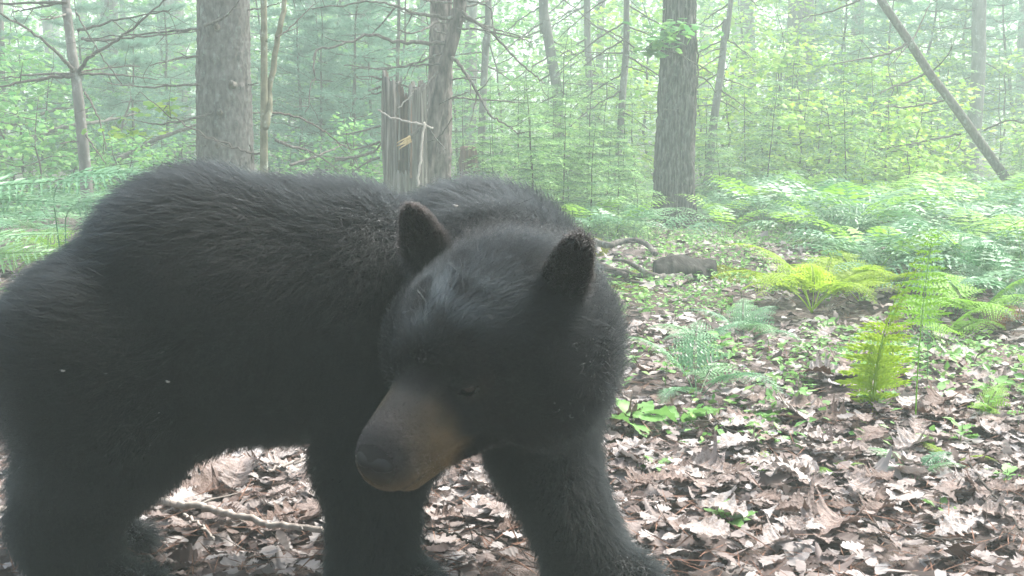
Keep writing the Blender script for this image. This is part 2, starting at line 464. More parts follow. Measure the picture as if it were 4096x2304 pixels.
t = px_tree('oak_tree', 'stout dark trunk with deeply furrowed bark standing in the ferns', [(681, -30, 31), (679, 30, 33), (677, 95, 36.5), (675, 150, 38), (674, 200, 39), (675, 224, 41)], 10.9, M['bark_furrow'], bark='furrowed', n=120, rings=260, top=8, seed=5, rough=0.04, flare=0.25)
px_branch(t, [(664, 62), (672, 52), (700, 66), (714, 75)], 10.65, 2.0, 0.8, M['dead_wood'], -0.4, twigs=3, seed=61)
px_branch(t, [(692, 75), (706, 80), (716, 93)], 10.8, 1.6, 0.7, M['twig'], 0.2, twigs=2, seed=62)
px_branch(t, [(664, 109), (672, 110), (680, 108)], 10.68, 1.4, 0.7, M['dead_wood'], -0.1, seed=63)
px_branch(t, [(697, 40), (698, 65), (696, 95), (692, 120), (690, 150)], 10.78, 1.6, 1.4, M['twig'], -0.05, seed=64, name='climbing_vine')
px_branch(t, [(657, 40), (640, 50), (622, 38), (605, 30)], 10.9, 2.0, 0.6, M['twig'], 0.4, twigs=5, seed=65)

# --- slender trees one can tell apart
t = px_tree('pine_sapling', 'slender pale sapling with a whorl of bare branches beside the ferns', [(64, -30, 8), (67, 10, 8.6), (71, 45, 9), (76, 78, 9.6), (80, 115, 10.4), (84, 155, 11), (88, 205, 12)], 9.0, M['bark_far'], n=16, top=6, seed=8)
for i, (p, w, dY) in enumerate([([(74, 72), (62, 58), (38, 36), (0, 13), (-30, -4)], 3.6, -0.5), ([(78, 72), (90, 58), (120, 38), (150, 13), (172, -6)], 3.6, -0.4),
                                ([(75, 76), (50, 78), (22, 82), (0, 87), (-30, 96)], 3.4, -0.5), ([(75, 74), (45, 74), (15, 77), (-10, 80)], 2.6, 0.4), ([(78, 74), (105, 74), (130, 76), (158, 80)], 2.6, 0.5),
                                ([(78, 31), (100, 25), (130, 17), (172, 10)], 2.6, -0.3), ([(82, 39), (110, 40), (150, 36), (205, 30)], 2.8, -0.2), ([(67, 2), (40, 3), (0, 4), (-25, 4)], 3.0, -0.3), ([(67, 1), (35, 8), (12, 12)], 2.4, 0.3),
                                ([(66, 14), (55, 18), (38, 20)], 2.2, -0.4), ([(80, 72), (105, 68), (140, 66)], 1.8, 0.6), ([(85, 92), (94, 108), (102, 128), (106, 150)], 2.0, -0.4), ([(76, 12), (88, 34), (104, 60), (122, 84)], 1.6, -0.2),
                                ([(86, 135), (96, 150), (106, 164)], 1.8, -0.3), ([(80, 141), (70, 142), (60, 144)], 1.4, -0.2)]):
    px_branch(t, p, 8.98, w, 0.9, M['twig'] if i % 3 else M['dead_wood'], dY, twigs=4, seed=i + 70)

t = px_tree('forked_sapling', 'smooth olive twin stemmed sapling rising close behind the bear', [(263, -30, 6.2), (264, 40, 6.6), (264, 100, 7.2), (264, 165, 8), (265, 220, 9)], 7.2, M['bark_smooth'], n=14, top=6, seed=12)
px_branch(t, [(265, 128), (269, 108), (274, 66), (281, 20), (286, -12), (290, -50)], 7.15, 5.6, 4.0, M['bark_smooth'], 0.3, n=10, seed=90, name='second_stem')
px_branch(t, [(266, 112), (290, 115), (318, 127), (338, 142), (352, 150)], 7.2, 2.2, 0.8, M['twig'], 0.6, twigs=5, seed=91)
px_branch(t, [(261, 154), (245, 151), (222, 142), (196, 131), (170, 116), (140, 92)], 7.2, 1.9, 0.8, M['twig'], 0.3, twigs=3, seed=92)
px_branch(t, [(276, 38), (290, 28), (306, 12), (318, 2)], 7.2, 1.5, 0.6, M['twig'], 0.3, twigs=3, seed=93)

t = px_tree('dark_spruce', 'brown scaly trunk leaning out from behind the hollow snag', [(441, -30, 20), (441, 30, 22), (440, 90, 23.5), (439, 140, 24), (438, 180, 25)], 9.9, M['bark_brown'], bark='scaly', n=60, rings=150, top=7, seed=15)
t = px_tree('dead_spruce', 'pale dead spruce full of bare crooked branches above the snag', [(461, -30, 13), (458, 10, 13.5), (452, 40, 14), (446, 62, 13.5), (440, 92, 13), (433, 130, 13.5), (426, 175, 14)], 9.3, M['bark_brown'], n=24, rings=90, rough=0.10, top=6.5, seed=16)
for i, (p, w, dY) in enumerate([([(453, 17), (430, 16), (410, 11), (395, 6), (370, 1), (340, 6), (312, 8)], 3.2, -0.3), ([(444, 43), (420, 43), (395, 41), (370, 35), (345, 44), (316, 52), (314, 75), (307, 112)], 3.6, -0.6),
                                ([(395, 7), (385, 20), (372, 34)], 1.8, 0.0), ([(442, 53), (425, 60), (405, 66), (380, 69), (345, 64)], 2.4, -0.4), ([(440, 64), (420, 65), (390, 68), (352, 68)], 2.0, 0.4), ([(452, 3), (440, 2), (425, 0), (410, -4)], 2.4, -0.2),
                                ([(462, 12), (476, 22), (495, 36), (515, 58), (535, 76), (545, 83)], 3.0, -0.5), ([(452, 57), (466, 74), (480, 97), (490, 115), (505, 124), (522, 134)], 3.2, -0.6), ([(461, 16), (480, 24), (505, 32), (530, 38)], 2.2, 0.4),
                                ([(450, 98), (475, 99), (500, 101), (530, 103)], 1.8, 0.3), ([(452, 80), (462, 78), (476, 80)], 1.5, -0.3), ([(458, 28), (480, 30), (512, 36), (534, 42)], 1.8, -0.6), ([(447, 22), (436, 22), (427, 28), (412, 33), (398, 30)], 2.6, -0.5),
                                ([(437, 28), (436, 31), (446, 34)], 2.4, -0.3), ([(464, 0), (488, 6), (492, 20), (494, 33)], 1.8, -0.3), ([(460, 8), (485, 2), (498, -6)], 1.8, 0.3), ([(418, 88), (407, 86), (395, 83)], 2.0, -0.2),
                                ([(438, 72), (430, 80), (422, 92)], 1.6, -0.4), ([(440, 104), (452, 98), (468, 92)], 1.4, -0.3), ([(430, 130), (437, 140), (446, 150)], 1.4, -0.3), ([(428, 142), (440, 136), (452, 118)], 1.2, -0.3)]):
    px_branch(t, p, 9.25, w, 0.9, M['dead_wood'], dY, twigs=6 if i < 9 else 3, seed=i + 120)

slim = [
 ('slender grey trunk rising beside the dead spruce', [(489, -20, 6), (486, 40, 7), (483, 100, 7), (481, 150, 7.5)], 13.0, 'bark_far', 'slender_tree'),
 ('pale trunk in the haze just behind the dead spruce', [(472, -20, 11), (471, 50, 12), (470, 120, 13)], 18.0, 'bark_far', 'slender_tree'),
 ('crooked grey trunk bowing over the young hemlocks', [(543, -20, 9), (545, 15, 9), (551, 55, 10), (557, 90, 10), (559, 130, 10)], 14.0, 'bark_far', 'crooked_tree'),
 ('thin straight mint grey trunk behind the young hemlocks', [(587, -20, 6.5), (588, 50, 7), (590, 100, 7), (590, 150, 7)], 16.0, 'bark_far', 'slender_tree'),
 ('thin smooth trunk with angled bare twigs beside the furrowed oak', [(627, -20, 5.6), (626, 50, 6.2), (622, 100, 6.6), (619, 150, 7), (615, 205, 7.5)], 12.4, 'bark_far', 'slender_tree'),
 ('thin leaning trunk on the far side of the furrowed oak', [(733, -20, 5), (726, 20, 6), (721, 70, 7), (714, 120, 8), (708, 180, 9)], 13.0, 'bark_far', 'slender_tree'),
 ('broad pale trunk far behind the furrowed oak', [(747, -20, 13), (748, 40, 14), (749, 100, 15)], 24.0, 'bark_far', 'distant_tree'),
 ('pale mottled trunk crossed by the leaning dead pole', [(980, -20, 13), (979, 50, 13.5), (976, 110, 14), (972, 150, 14.5), (969, 198, 15)], 16.6, 'bark_far', 'mottled_tree'),
 ('pale trunk in the haze behind the scaly spruce branches', [(164, -20, 9), (164, 60, 9.5), (163, 120, 10)], 20.0, 'bark_far', 'distant_tree'),
 ('broad blue grey trunk behind the whorled sapling', [(109, -20, 16), (109, 60, 17), (108, 130, 18)], 18.0, 'bark_far', 'distant_tree'),
 ('brown trunk standing behind the left hand ferns and saplings', [(-2, -20, 7), (0, 60, 8), (1, 130, 9)], 15.0, 'bark_brown', 'distant_tree'),
 ('hazy straight trunk beyond the forked sapling', [(309, -20, 9), (309, 60, 9.5), (308, 140, 10)], 20.0, 'bark_far', 'distant_tree'),
 ('wide dusky trunk behind the dead spruce branches', [(364, -20, 13), (363, 60, 14), (362, 165, 15)], 17.0, 'bark_furrow', 'distant_tree'),
 ('hazy narrow trunk next to the wide dusky one', [(345, -20, 10), (346, 60, 11), (347, 140, 12)], 21.0, 'bark_far', 'distant_tree'),
 ('slim grey stem seen between the snag and the dusky trunk', [(399, -20, 3), (398, 40, 3.4), (397, 90, 3.6)], 13.0, 'twig', 'thin_stem'),
 ('pale narrow trunk behind the broken top of the snag', [(422, -20, 8), (421, 60, 8.5), (420, 130, 9)], 20.0, 'bark_far', 'distant_tree'),
]
for i, (lab, sp, D, mt, nm) in enumerate(slim):
    t = px_tree(nm, lab, sp, D, M[mt], n=14, rings=40, top=10, seed=30 + i, rough=0.08)
    if i in (2, 3, 4, 5):                                     # long bare limbs slanting down through the frame
        for q in range(8):
            v = -30 + 17 * q; u = np.interp(v, [s[1] for s in sp], [s[0] for s in sp]); sg = -1 if (q + i) % 3 else 1; ln = 34 + 9 * ((q * 5 + i) % 5)
            px_branch(t, [(u, v), (u + sg * ln * .5, v + ln * .32), (u + sg * ln, v + ln * .75)], D, 1.6, 0.5, M['twig'], (-1) ** q * .6, n=4, twigs=6, seed=i * 40 + q + 700)
    r = random.Random(i * 7 + 1)
    for q in range(5 if D < 17 else 2):                       # thin dead side branches
        u, v, w = sp[0][0], 0, 0
        v = r.uniform(0, 120); u = np.interp(v, [s[1] for s in sp], [s[0] for s in sp]); s = r.choice((-1, 1)); ln = r.uniform(15, 45)
        up = r.uniform(-0.1, 0.7)
        px_branch(t, [(u, v), (u + s * ln * 0.5, v + up * ln * 0.4), (u + s * ln, v + up * ln)], D, 1.5, 0.5, M['twig'], r.uniform(-0.8, 0.8), n=4, twigs=3, seed=i * 10 + q + 300)

t = px_tree('leaning_dead_pole', 'grey dead pole leaning steeply across the pale mottled trunk', [(872, -20, 8.5), (881, 0, 9), (908, 40, 9.5), (931, 75, 10), (950, 100, 10.5), (975, 135, 11), (1004, 176, 11.5)], 12.2, M['dead_wood'], n=18, rings=60, top=4.2, seed=77, rough=0.05, flare=0, lean=1.0)
for i, (p, w, dY) in enumerate([([(906, 44), (885, 55), (860, 59), (834, 64)], 2.4, -0.6), ([(908, 45), (900, 55), (893, 63)], 1.6, -0.3), ([(925, 74), (908, 82), (890, 88), (880, 94)], 2.2, -0.5), ([(943, 101), (925, 104), (905, 107), (885, 106)], 2.0, -0.5),
                                ([(961, 134), (935, 139), (905, 145), (872, 149)], 2.0, -0.7), ([(911, 42), (918, 30), (926, 12), (930, 4)], 2.0, 0.4), ([(934, 70), (944, 60), (953, 46)], 1.8, -0.4), ([(984, 130), (996, 125), (1010, 120), (1024, 124)], 1.8, -0.4),
                                ([(961, 140), (958, 148), (951, 153)], 1.6, -0.3), ([(860, 0), (835, 10), (800, 18)], 1.8, 0.3)]):
    px_branch(t, p, 12.15, w, 0.8, M['twig'], dY, n=4, twigs=5, seed=i + 400)

# --- hollow snag: a broken, splintered shell open towards the lens
def build_snag():
    D = 9.15
    c = W(404, 175, D); base = np.array([c[0], D, float(ground_z(c[0], D)) - 0.08])
    root = obj('hollow_snag', None, loc=base)
    tag(root, 'hollow rotten snag with a splintered broken top behind the bear', 'tree stump')
    n = 72
    th = np.linspace(0, 2 * math.pi, n, endpoint=False)
    R = 0.178 * (1 + 0.06 * np.sin(3 * th + 1) + 0.04 * np.sin(7 * th))
    zt = lambda v: W(404, v, D)[2] - base[2]
    # opening faces -Y (towards the lens); tall slab stands on the image-left side
    ang = (np.degrees(th) + 360) % 360                          # 270 = towards the lens
    top = np.full(n, zt(92.0))
    slab = (ang > 165) & (ang < 252)
    top[slab] = zt(72) - 0.10 * np.abs(ang[slab] - 205) / 40
    hole = (ang >= 254) & (ang < 293)
    top[hole] = zt(174)
    back = (ang < 165) & (ang > 20); top[back] = zt(86)
    r = np.random.RandomState(4)
    top = top + r.uniform(-0.05, 0.05, n) + 0.04 * np.repeat(r.uniform(-1, 1, n // 4), 4)
    nz = 26
    mb = MB()
    s = np.linspace(0, 1, nz)
    Z = s[None] * top[:, None]
    wob = 1 + 0.06 * fbm(np.stack([np.cos(th)[:, None] * 4 + 0 * Z, np.sin(th)[:, None] * 4 + 0 * Z, Z * 2], -1), 8, 3)
    flare = 1 + 0.25 * np.exp(-Z / 0.2)
    Ro = R[:, None] * wob * flare; Ri = Ro - 0.045 - 0.015 * vnoise(np.stack([th[:, None] * 3 + 0 * Z, Z * 4], -1), 3)
    O = np.stack([Ro * np.cos(th)[:, None], Ro * np.sin(th)[:, None], Z], -1)
    I = np.stack([Ri * np.cos(th)[:, None], Ri * np.sin(th)[:, None], Z - 0.01 * s], -1)
    V = np.concatenate([O.reshape(-1, 3), I.reshape(-1, 3)])
    i, j = np.meshgrid(np.arange(n), np.arange(nz - 1), indexing='ij'); k = (i + 1) % n
    qo = np.stack([i * nz + j, k * nz + j, k * nz + j + 1, i * nz + j + 1], -1).reshape(-1, 4)
    ii = np.arange(n); kk = (ii + 1) % n
    rim = np.stack([ii * nz + nz - 1, kk * nz + nz - 1, n * nz + kk * nz + nz - 1, n * nz + ii * nz + nz - 1], -1)
    mb.add(V, None, np.concatenate([qo, rim]))
    mi = MB(); mi.add(V, None, qo[:, ::-1] + n * nz)
    obj('shell', mb.mesh('snag_shell', M['snag_wood'], True), root)
    obj('rotten_core', mi.mesh('snag_core', M['rotten'], True), root)
    for q, (u, v0, v1, w, dy) in enumerate([(388, 180, 70, 3.2, -0.19), (393, 150, 76, 2.6, -0.2), (399, 160, 92, 2.2, -0.19), (382, 150, 74, 2.4, -0.1), (411, 178, 98, 2.0, -0.19), (420, 170, 86, 2.2, -0.16), (397, 115, 82, 3.0, -0.17), (425, 178, 100, 2.6, -0.1)]):
        mb = MB()
        pts = np.array([W(u, v0, D + dy), W(u + 0.4, (v0 + v1) / 2, D + dy), W(u + 0.2, v1, D + dy)]) - base
        tube(mb, catmull(pts, 9), np.array([1.1, 1.1, 1.05, 1.0, 0.9, 0.85, 0.7, 0.45, 0.1]) * w * 0.42 * D / F_PX, 6, jitter=0.3, seed=q)
        obj('splinter', mb.mesh('splinter', M['snag_wood'] if q != 4 else M['rotten'], False), root)
    for q, (p, w) in enumerate([([(381, 79), (374, 77), (369, 76)], 2.4), ([(380, 87), (374, 89), (368, 91)], 2.0), ([(380, 142), (366, 147), (350, 150)], 2.6), ([(380, 126), (362, 131), (346, 134)], 2.0), ([(381, 92), (376, 94), (371, 93)], 1.6), ([(379, 158), (368, 162), (352, 172)], 2.4)]):
        px_branch(root, p, D - 0.05, w, 1.0, M['dead_wood'], -0.2, twigs=2, seed=500 + q)
    return root
build_snag()
# a snapped branch hung up on the snag, its split end pale
def build_hung():
    D = 8.88
    b = W(424, 124, D)
    root = obj('snapped_branch', None, loc=b)
    tag(root, 'snapped branch with a pale yellow split end hung up against the snag', 'branch')
    mb = MB(); tube(mb, catmull([W(424, 123, D) - b, W(416, 132, D - .02) - b, W(408, 140, D - .05) - b], 7), np.array([3.0, 3.4, 3.8, 4.2, 4.6, 5, 5.2]) * .5 * D / F_PX, 8)
    obj('limb', mb.mesh('limb', M['dead_wood'], True), root)
    r = np.random.RandomState(2)
    for q in range(7):
        a = W(410 + r.uniform(-2, 2), 139 + r.uniform(-3, 3), D - .06) - b
        e = W(399 + r.uniform(-3, 3), 145 + r.uniform(-4, 6), D - .1 + r.uniform(-.03, .03)) - b
        mb = MB(); tube(mb, wiggle(a, e, 5, .05, q), np.linspace(2.6, .5, 5) * .5 * D / F_PX, 5)
        obj('splinter', mb.mesh('splinter', M['split_wood'], False), root)
build_hung()
def stick(name, label, path, w0, w1, mat, dists, twigs=0, seed=0, group=None, cat='stick', parts=False):
    P = [W(u, v, d) for (u, v), d in zip(path, dists)]
    base = P[0]
    root = obj(name, None, loc=base)
    tag(root, label, cat, group)
    C = catmull([p - base for p in P], 5 * len(P))
    r = np.random.RandomState(seed); C[1:] += r.normal(size=(len(C) - 1, 3)) * 0.004
    R = np.linspace(w0, w1, len(C)) * 0.5
    mb = MB(); tube(mb, C, R, 8, jitter=0.10, seed=seed)
    obj('shaft', mb.mesh('shaft', mat, True), root)
    for q in range(twigs):
        i = r.randint(1, len(C) - 1)
        dr = unit(unit(C[-1] - C[0]) * 0.8 + r.normal(size=3) * (0.5, 0.5, 0.25))
        mb = MB(); tube(mb, wiggle(C[i], C[i] + dr * r.uniform(0.1, 0.35) * np.linalg.norm(C[-1] - C[0]), 6, 0.06, seed * 7 + q), np.linspace(R[i] * 0.6, 0.001, 6), 5)
        obj('twig', mb.mesh('twig', mat, True), root)
    return root
stick('hanging_stick', 'pale thin stick standing upright against the snag', [(424, 122), (421, 150), (418, 186)], 0.016, 0.020, M['stick'], [8.85, 8.8, 8.75])
stick('hanging_stick', 'bent pale stick slanting across the front of the snag', [(378, 110), (388, 116), (405, 121), (422, 124), (433, 128)], 0.014, 0.018, M['stick'], [8.9, 8.86, 8.85, 8.85, 8.9])
stick('hanging_stick', 'thin grey stick leaning from the snag hollow up to the dead spruce', [(398, 108), (408, 98), (416, 88)], 0.012, 0.010, M['stick'], [8.95, 8.95, 8.95])
for q, (lab, path, ds, w) in enumerate([
    ('long grey fallen limb lying aslant behind the whorled sapling', [(30, 141), (58, 129), (84, 124), (110, 120), (136, 114)], [12, 12, 12.2, 12.5, 12.8], 0.06),
    ('barkless bleached limb propped behind the scaly spruce', [(118, 160), (140, 148), (165, 136), (200, 124)], [11.5, 11.5, 11.4, 11.2], 0.07),
    ('pale forked limb in the brush behind the ferns', [(0, 129), (25, 122), (48, 112), (70, 108)], [13, 13, 13.2, 13.4], 0.05),
    ('thin arched dead bough fallen beside the forked sapling', [(275, 140), (290, 146), (306, 150), (322, 158), (340, 172)], [8.6, 8.6, 8.7, 8.8, 8.9], 0.025),
    ('bare crossing bough in the brush before the dusky trunk', [(290, 165), (312, 158), (330, 150), (342, 145)], [10, 10.2, 10.4, 10.6], 0.03),
    ('grey bough slumped against the foot of the snag', [(336, 160), (352, 158), (372, 152), (382, 143)], [10, 9.8, 9.5, 9.2], 0.035),
    ('slim dark leaning stem beyond the barkless limb', [(117, 140), (124, 120), (131, 98)], [12, 12, 12.0], 0.035)]):
    stick('fallen_limb', lab, path, w, w * 0.4, M['dead_wood'], ds, twigs=6, seed=600 + q, cat='fallen branch')
# rotten red-brown stump beyond the dead spruce
t = px_tree('rotten_stump', 'short reddish brown rotten stump among the young hemlocks', [(468, 149, 16), (469, 165, 18), (470, 190, 20)], 10.8, M['rotten'], bark='furrowed', n=40, rings=40, top=0.72, seed=99, cat='tree stump')

# --- the wood beyond: trunks too hazy to tell apart
far_variants = []
for q in range(4):
    r = np.random.RandomState(900 + q)
    pts = [(0, 0, -0.3), (r.normal() * .05, r.normal() * .05, 2.5), (r.normal() * .15, r.normal() * .15, 6), (r.normal() * .3, r.normal() * .3, 11)]
    far_variants.append(trunk_mesh('far_trunk', pts, [1, 0.92, 0.8, 0.6], M['bark_far'], 10, 16, 0.05, None, q, 0.2))
for me in far_variants:                                        # unit radius about its own axis -> scaled per tree
    co = np.empty(len(me.vertices) * 3, np.float32); me.vertices.foreach_get('co', co); co = co.reshape(-1, 3)
    ax = np.array([np.interp(co[:, 2], [-0.3, 2.5, 6, 11], [0, 0, 0, 0])]).T
r = random.Random(5)
for q in range(64):
    D = 19 + 36 * (q / 64.0) ** 0.8 + r.uniform(-1, 1)
    u = r.uniform(-60, 1084)
    if 640 < u < 700 and D < 24: u += 90
    X = (u - 512) / F_PX * D
    rad = r.uniform(0.06, 0.17) if r.random() < 0.75 else r.uniform(0.17, 0.24)
    root = obj('background_tree', None, loc=(X, D, float(ground_z(X, D))), rot=(r.uniform(-.03, .03), r.uniform(-.04, .04), r.uniform(0, 6)))
    tag(root, 'hazy grey tree trunk standing deep in the background wood', 'tree', 'trees deep in the wood')
    obj('trunk', far_variants[q % 4], root, scale=(rad, rad, 1))

def dead_leaf(kind, seed, fine=0):
    """a curled dead leaf about 1 long lying along +X; returns verts, quads"""
    r = np.random.RandomState(seed)
    if kind == 'oak':
        x = np.array([0, .10, .20, .27, .38, .46, .57, .66, .76, .85, .93, 1.0]); w = np.array([.015, .06, .19, .12, .27, .15, .31, .17, .25, .15, .13, .02])
    elif kind == 'maple':
        x = np.array([0, .06, .16, .24, .36, .44, .55, .68, .84, 1.0]); w = np.array([.02, .28, .22, .42, .25, .36, .20, .20, .08, .01])
    else:
        x = np.array([0, .12, .28, .45, .62, .78, .92, 1.0]); w = np.array([.02, .16, .27, .30, .27, .19, .08, .01])
    if fine:                                                       # rounded lobes, ragged edge
        ns = 30 if fine == 2 else 17
        t = np.linspace(0, len(x) - 1, ns); k = np.arange(len(x))
        f = t - np.floor(t); ts = np.floor(t) + f * f * (3 - 2 * f)
        x, w = np.interp(t, k, x), np.interp(ts, k, w) * (1 + (.07 if fine == 2 else .04) * r.normal(size=ns))
    else:
        w = np.convolve(np.pad(w, 1, 'edge'), [.2, .6, .2], 'valid'); w[-1] *= .3
    wl = w * r.uniform(.85, 1.15, len(w)); wr = w * r.uniform(.85, 1.15, len(w))
    m = len(x)
    c1, c2, tw, bx = r.uniform(-.5, 1.1), r.uniform(-.5, 1.1), r.uniform(-.7, .7), r.uniform(-.7, .7)
    rows = []
    nc = 5 if fine == 2 else 3
    for sgn, ww in ((1, wl), (.5, wl), (0, wl), (-.5, wr), (-1, wr)) if fine == 2 else ((1, wl), (0, wl), (-1, wr)):
        y = ww * sgn
        z = (c1 if sgn > 0 else c2) * y ** 2 * 2.2 + tw * y * (x - .5) * .8 + bx * (x - .5) ** 2 * .8 + .02 * r.normal(size=m)
        rows.append(np.stack([x, y * .92, z], -1))
    V = np.stack(rows, 1)                                          # m x 5
    V[..., 2] -= V[..., 2].mean()
    i, j = np.meshgrid(np.arange(m - 1), np.arange(nc - 1), indexing='ij')
    Q = np.stack([i * nc + j, (i + 1) * nc + j, (i + 1) * nc + j + 1, i * nc + j + 1], -1).reshape(-1, 4)
    return V.reshape(-1, 3), Q
# ---------------------------------------------------------------- leaves, crowns, saplings
def leaf_cloud(mb, pos, direc, up, size, kind='maple', rs=None):
    """many small leaves at once: pos (n,3), direc (n,3) leaf axis, up (n,3) rough normal, size (n,)"""
    n = len(pos)
    d = direc / (np.linalg.norm(direc, axis=1, keepdims=True) + 1e-9)
    s = np.cross(up, d); s /= np.linalg.norm(s, axis=1, keepdims=True) + 1e-9
    w = np.cross(d, s)
    if kind == 'maple':
        P = [(0, 0, 0), (0.10, 0.42, -.06), (0.38, 0.30, .0), (0.55, 0.50, -.08), (1.0, 0, -.05), (0.55, -0.50, -.08), (0.38, -0.30, .0), (0.10, -0.42, -.06)]
        T = [(0, 2, 1), (0, 4, 2), (2, 4, 3), (0, 6, 4), (0, 7, 6), (6, 5, 4)]
    elif kind == 'oval':
        P = [(0, 0, 0), (0.35, 0.26, .06), (0.75, 0.20, .03), (1.0, 0, -.06), (0.75, -0.20, .03), (0.35, -0.26, .06), (0.5, 0, 0)]
        T = [(0, 6, 1), (1, 6, 2), (2, 6, 3), (3, 6, 4), (4, 6, 5), (5, 6, 0)]
    elif kind == 'needle':
        P = [(0, 0.5, 0), (1, 0, 0), (0, -0.5, 0)]; T = [(0, 2, 1)]
    elif kind == 'rhomb':
        P = [(0, 0, 0), (0.45, 0.28, .05), (1.0, 0, -.05), (0.45, -0.28, .05)]; T = [(0, 2, 1), (0, 3, 2)]
    P = np.array(P); T = np.array(T)
    size = np.asarray(size)
    if size.ndim == 1: size = np.stack([size, size, size], 1)
    v = pos[:, None] + (P[None, :, 0:1] * size[:, None, 0:1]) * d[:, None] + (P[None, :, 1:2] * size[:, None, 1:2]) * s[:, None] + (P[None, :, 2:3] * size[:, None, 2:3]) * w[:, None]
    t = (np.arange(n) * len(P))[:, None, None] + T[None]
    mb.add(v.reshape(-1, 3), t.reshape(-1, 3))

def make_broadleaf(seed, h, nl, mat, leaf=0.085, spread=0.9):
    r = np.random.RandomState(seed)
    st, cr = MB(), MB()
    main = wiggle((0, 0, -0.05), (r.normal() * .12 * h, r.normal() * .12 * h, h), 12, 0.06, seed)
    tube(st, main, np.linspace(0.012 * h ** .7 + 0.004, 0.003, 12), 6)
    pos, dr = [], []
    nb = int(9 + 3 * h)
    for b in range(nb):
        t = 0.18 + 0.82 * b / nb
        p0 = main[int(t * 11)]
        az = b * 2.4 + r.uniform(-.4, .4)
        L = spread * h ** .6 * (1.05 - 0.75 * abs(t - 0.45)) * r.uniform(.5, 1) * 0.8
        e = p0 + np.array([math.cos(az) * L, math.sin(az) * L, r.uniform(0.0, 0.35) * L])
        path = wiggle(p0, e, 7, 0.07, seed * 50 + b, 0.04)
        tube(st, path, np.linspace(0.007, 0.0018, 7), 4, cap=False)
        m = max(4, int(nl / nb))
        tt = r.uniform(0.2, 1.0, m) ** 0.8
        q = np.stack([np.interp(tt, np.linspace(0, 1, 7), path[:, k]) for k in range(3)], 1)
        off = r.normal(size=(m, 3)) * (0.09, 0.09, 0.035) * (0.6 + 0.5 * h ** .5)
        pos.append(q + off); dd = off + 0.05 * np.array([math.cos(az), math.sin(az), 0]) + r.normal(size=(m, 3)) * .04
        dd[:, 2] -= 0.03; dr.append(dd)
    pos, dr = np.concatenate(pos), np.concatenate(dr)
    up = np.array([0, 0, 1.0]) + r.normal(size=(len(pos), 3)) * 0.28
    leaf_cloud(cr, pos, dr, up, leaf * r.uniform(0.55, 1.2, len(pos)), 'maple' if seed % 3 else 'oval')
    return st.mesh('stem', M['twig'], True), cr.mesh('crown', mat)

def make_hemlock(seed, h, mat, dens=1.0):
    r = np.random.RandomState(seed)
    st, cr = MB(), MB()
    main = wiggle((0, 0, -0.05), (r.normal() * .04 * h, r.normal() * .04 * h, h), 12, 0.02, seed)
    tube(st, main, np.linspace(0.007 * h ** .8 + 0.002, 0.0015, 12), 6)
    base, dr, up, sz, tip = [], [], [], [], []
    z = 0.10 * h
    b = 0
    while z < h * 0.97:
        t = z / h
        for q in range(r.randint(3, 6)):
            az = r.uniform(0, 6.28)
            L = (0.50 * h ** .75) * (1 - t) ** 0.8 * r.uniform(.55, 1.05) + 0.05
            p0 = np.array([np.interp(z, main[:, 2], main[:, k]) for k in (0, 1)] + [z])
            o = np.array([math.cos(az), math.sin(az), 0]); sd = np.array([-o[1], o[0], 0])
            nseg = max(5, int(L / 0.055 * dens))
            s = np.linspace(0.05, 1, nseg)
            droop = r.uniform(0.05, 0.28); rise = r.uniform(0.1, 0.4)
            path = p0 + (s * L)[:, None] * o + (L * (rise * s - (rise + droop) * s ** 2))[:, None] * np.array([0, 0, 1])
            tube(st, path[::max(1, nseg // 6)], np.linspace(0.0022, 0.0006, len(path[::max(1, nseg // 6)])), 3, cap=False)
            for k in range(nseg):
                for sg in (-1, 1):
                    tl = L * 0.42 * (1 - s[k]) ** .7 * r.uniform(.6, 1.1) + 0.035
                    d0 = unit(o * 0.75 + sd * sg * 0.75 + np.array([0, 0, -0.12 + r.normal() * .08]))
                    m = max(3, int(tl / 0.013))
                    ss = np.linspace(0.0, 1, m)
                    pp = path[k] + (ss * tl)[:, None] * d0 - np.array([0, 0, 1]) * (0.25 * tl * ss ** 2)[:, None]
                    for sg2 in (-1, 1):
                        nd = unit(d0 * 0.7 + np.cross(d0, (0, 0, 1)) * sg2 * 0.8)
                        base.append(pp); dr.append(nd + r.normal(size=(m, 3)) * .2); sz.append(np.full(m, 0.027) * r.uniform(.8, 1.25, m)); tip.append((ss > .62) | (s[k] > .86))
        z += r.uniform(0.055, 0.10) * (0.6 + 0.4 * h)
        b += 1
    base, dr, sz = np.concatenate(base), np.concatenate(dr), np.concatenate(sz)
    up = np.array([0, 0, 1.0]) + r.normal(size=(len(base), 3)) * .35
    tip = np.concatenate(tip); tp = MB(); S3 = np.stack([sz, sz * 0.36, sz], 1)
    leaf_cloud(cr, base[~tip], dr[~tip], up[~tip], S3[~tip], 'needle')
    leaf_cloud(tp, base[tip], dr[tip], up[tip], S3[tip] * (1, 1.25, 1), 'needle')
    return st.mesh('stem', M['twig'], True), cr.mesh('crown', mat), tp.mesh('new_growth', M['hemlock_tip'])

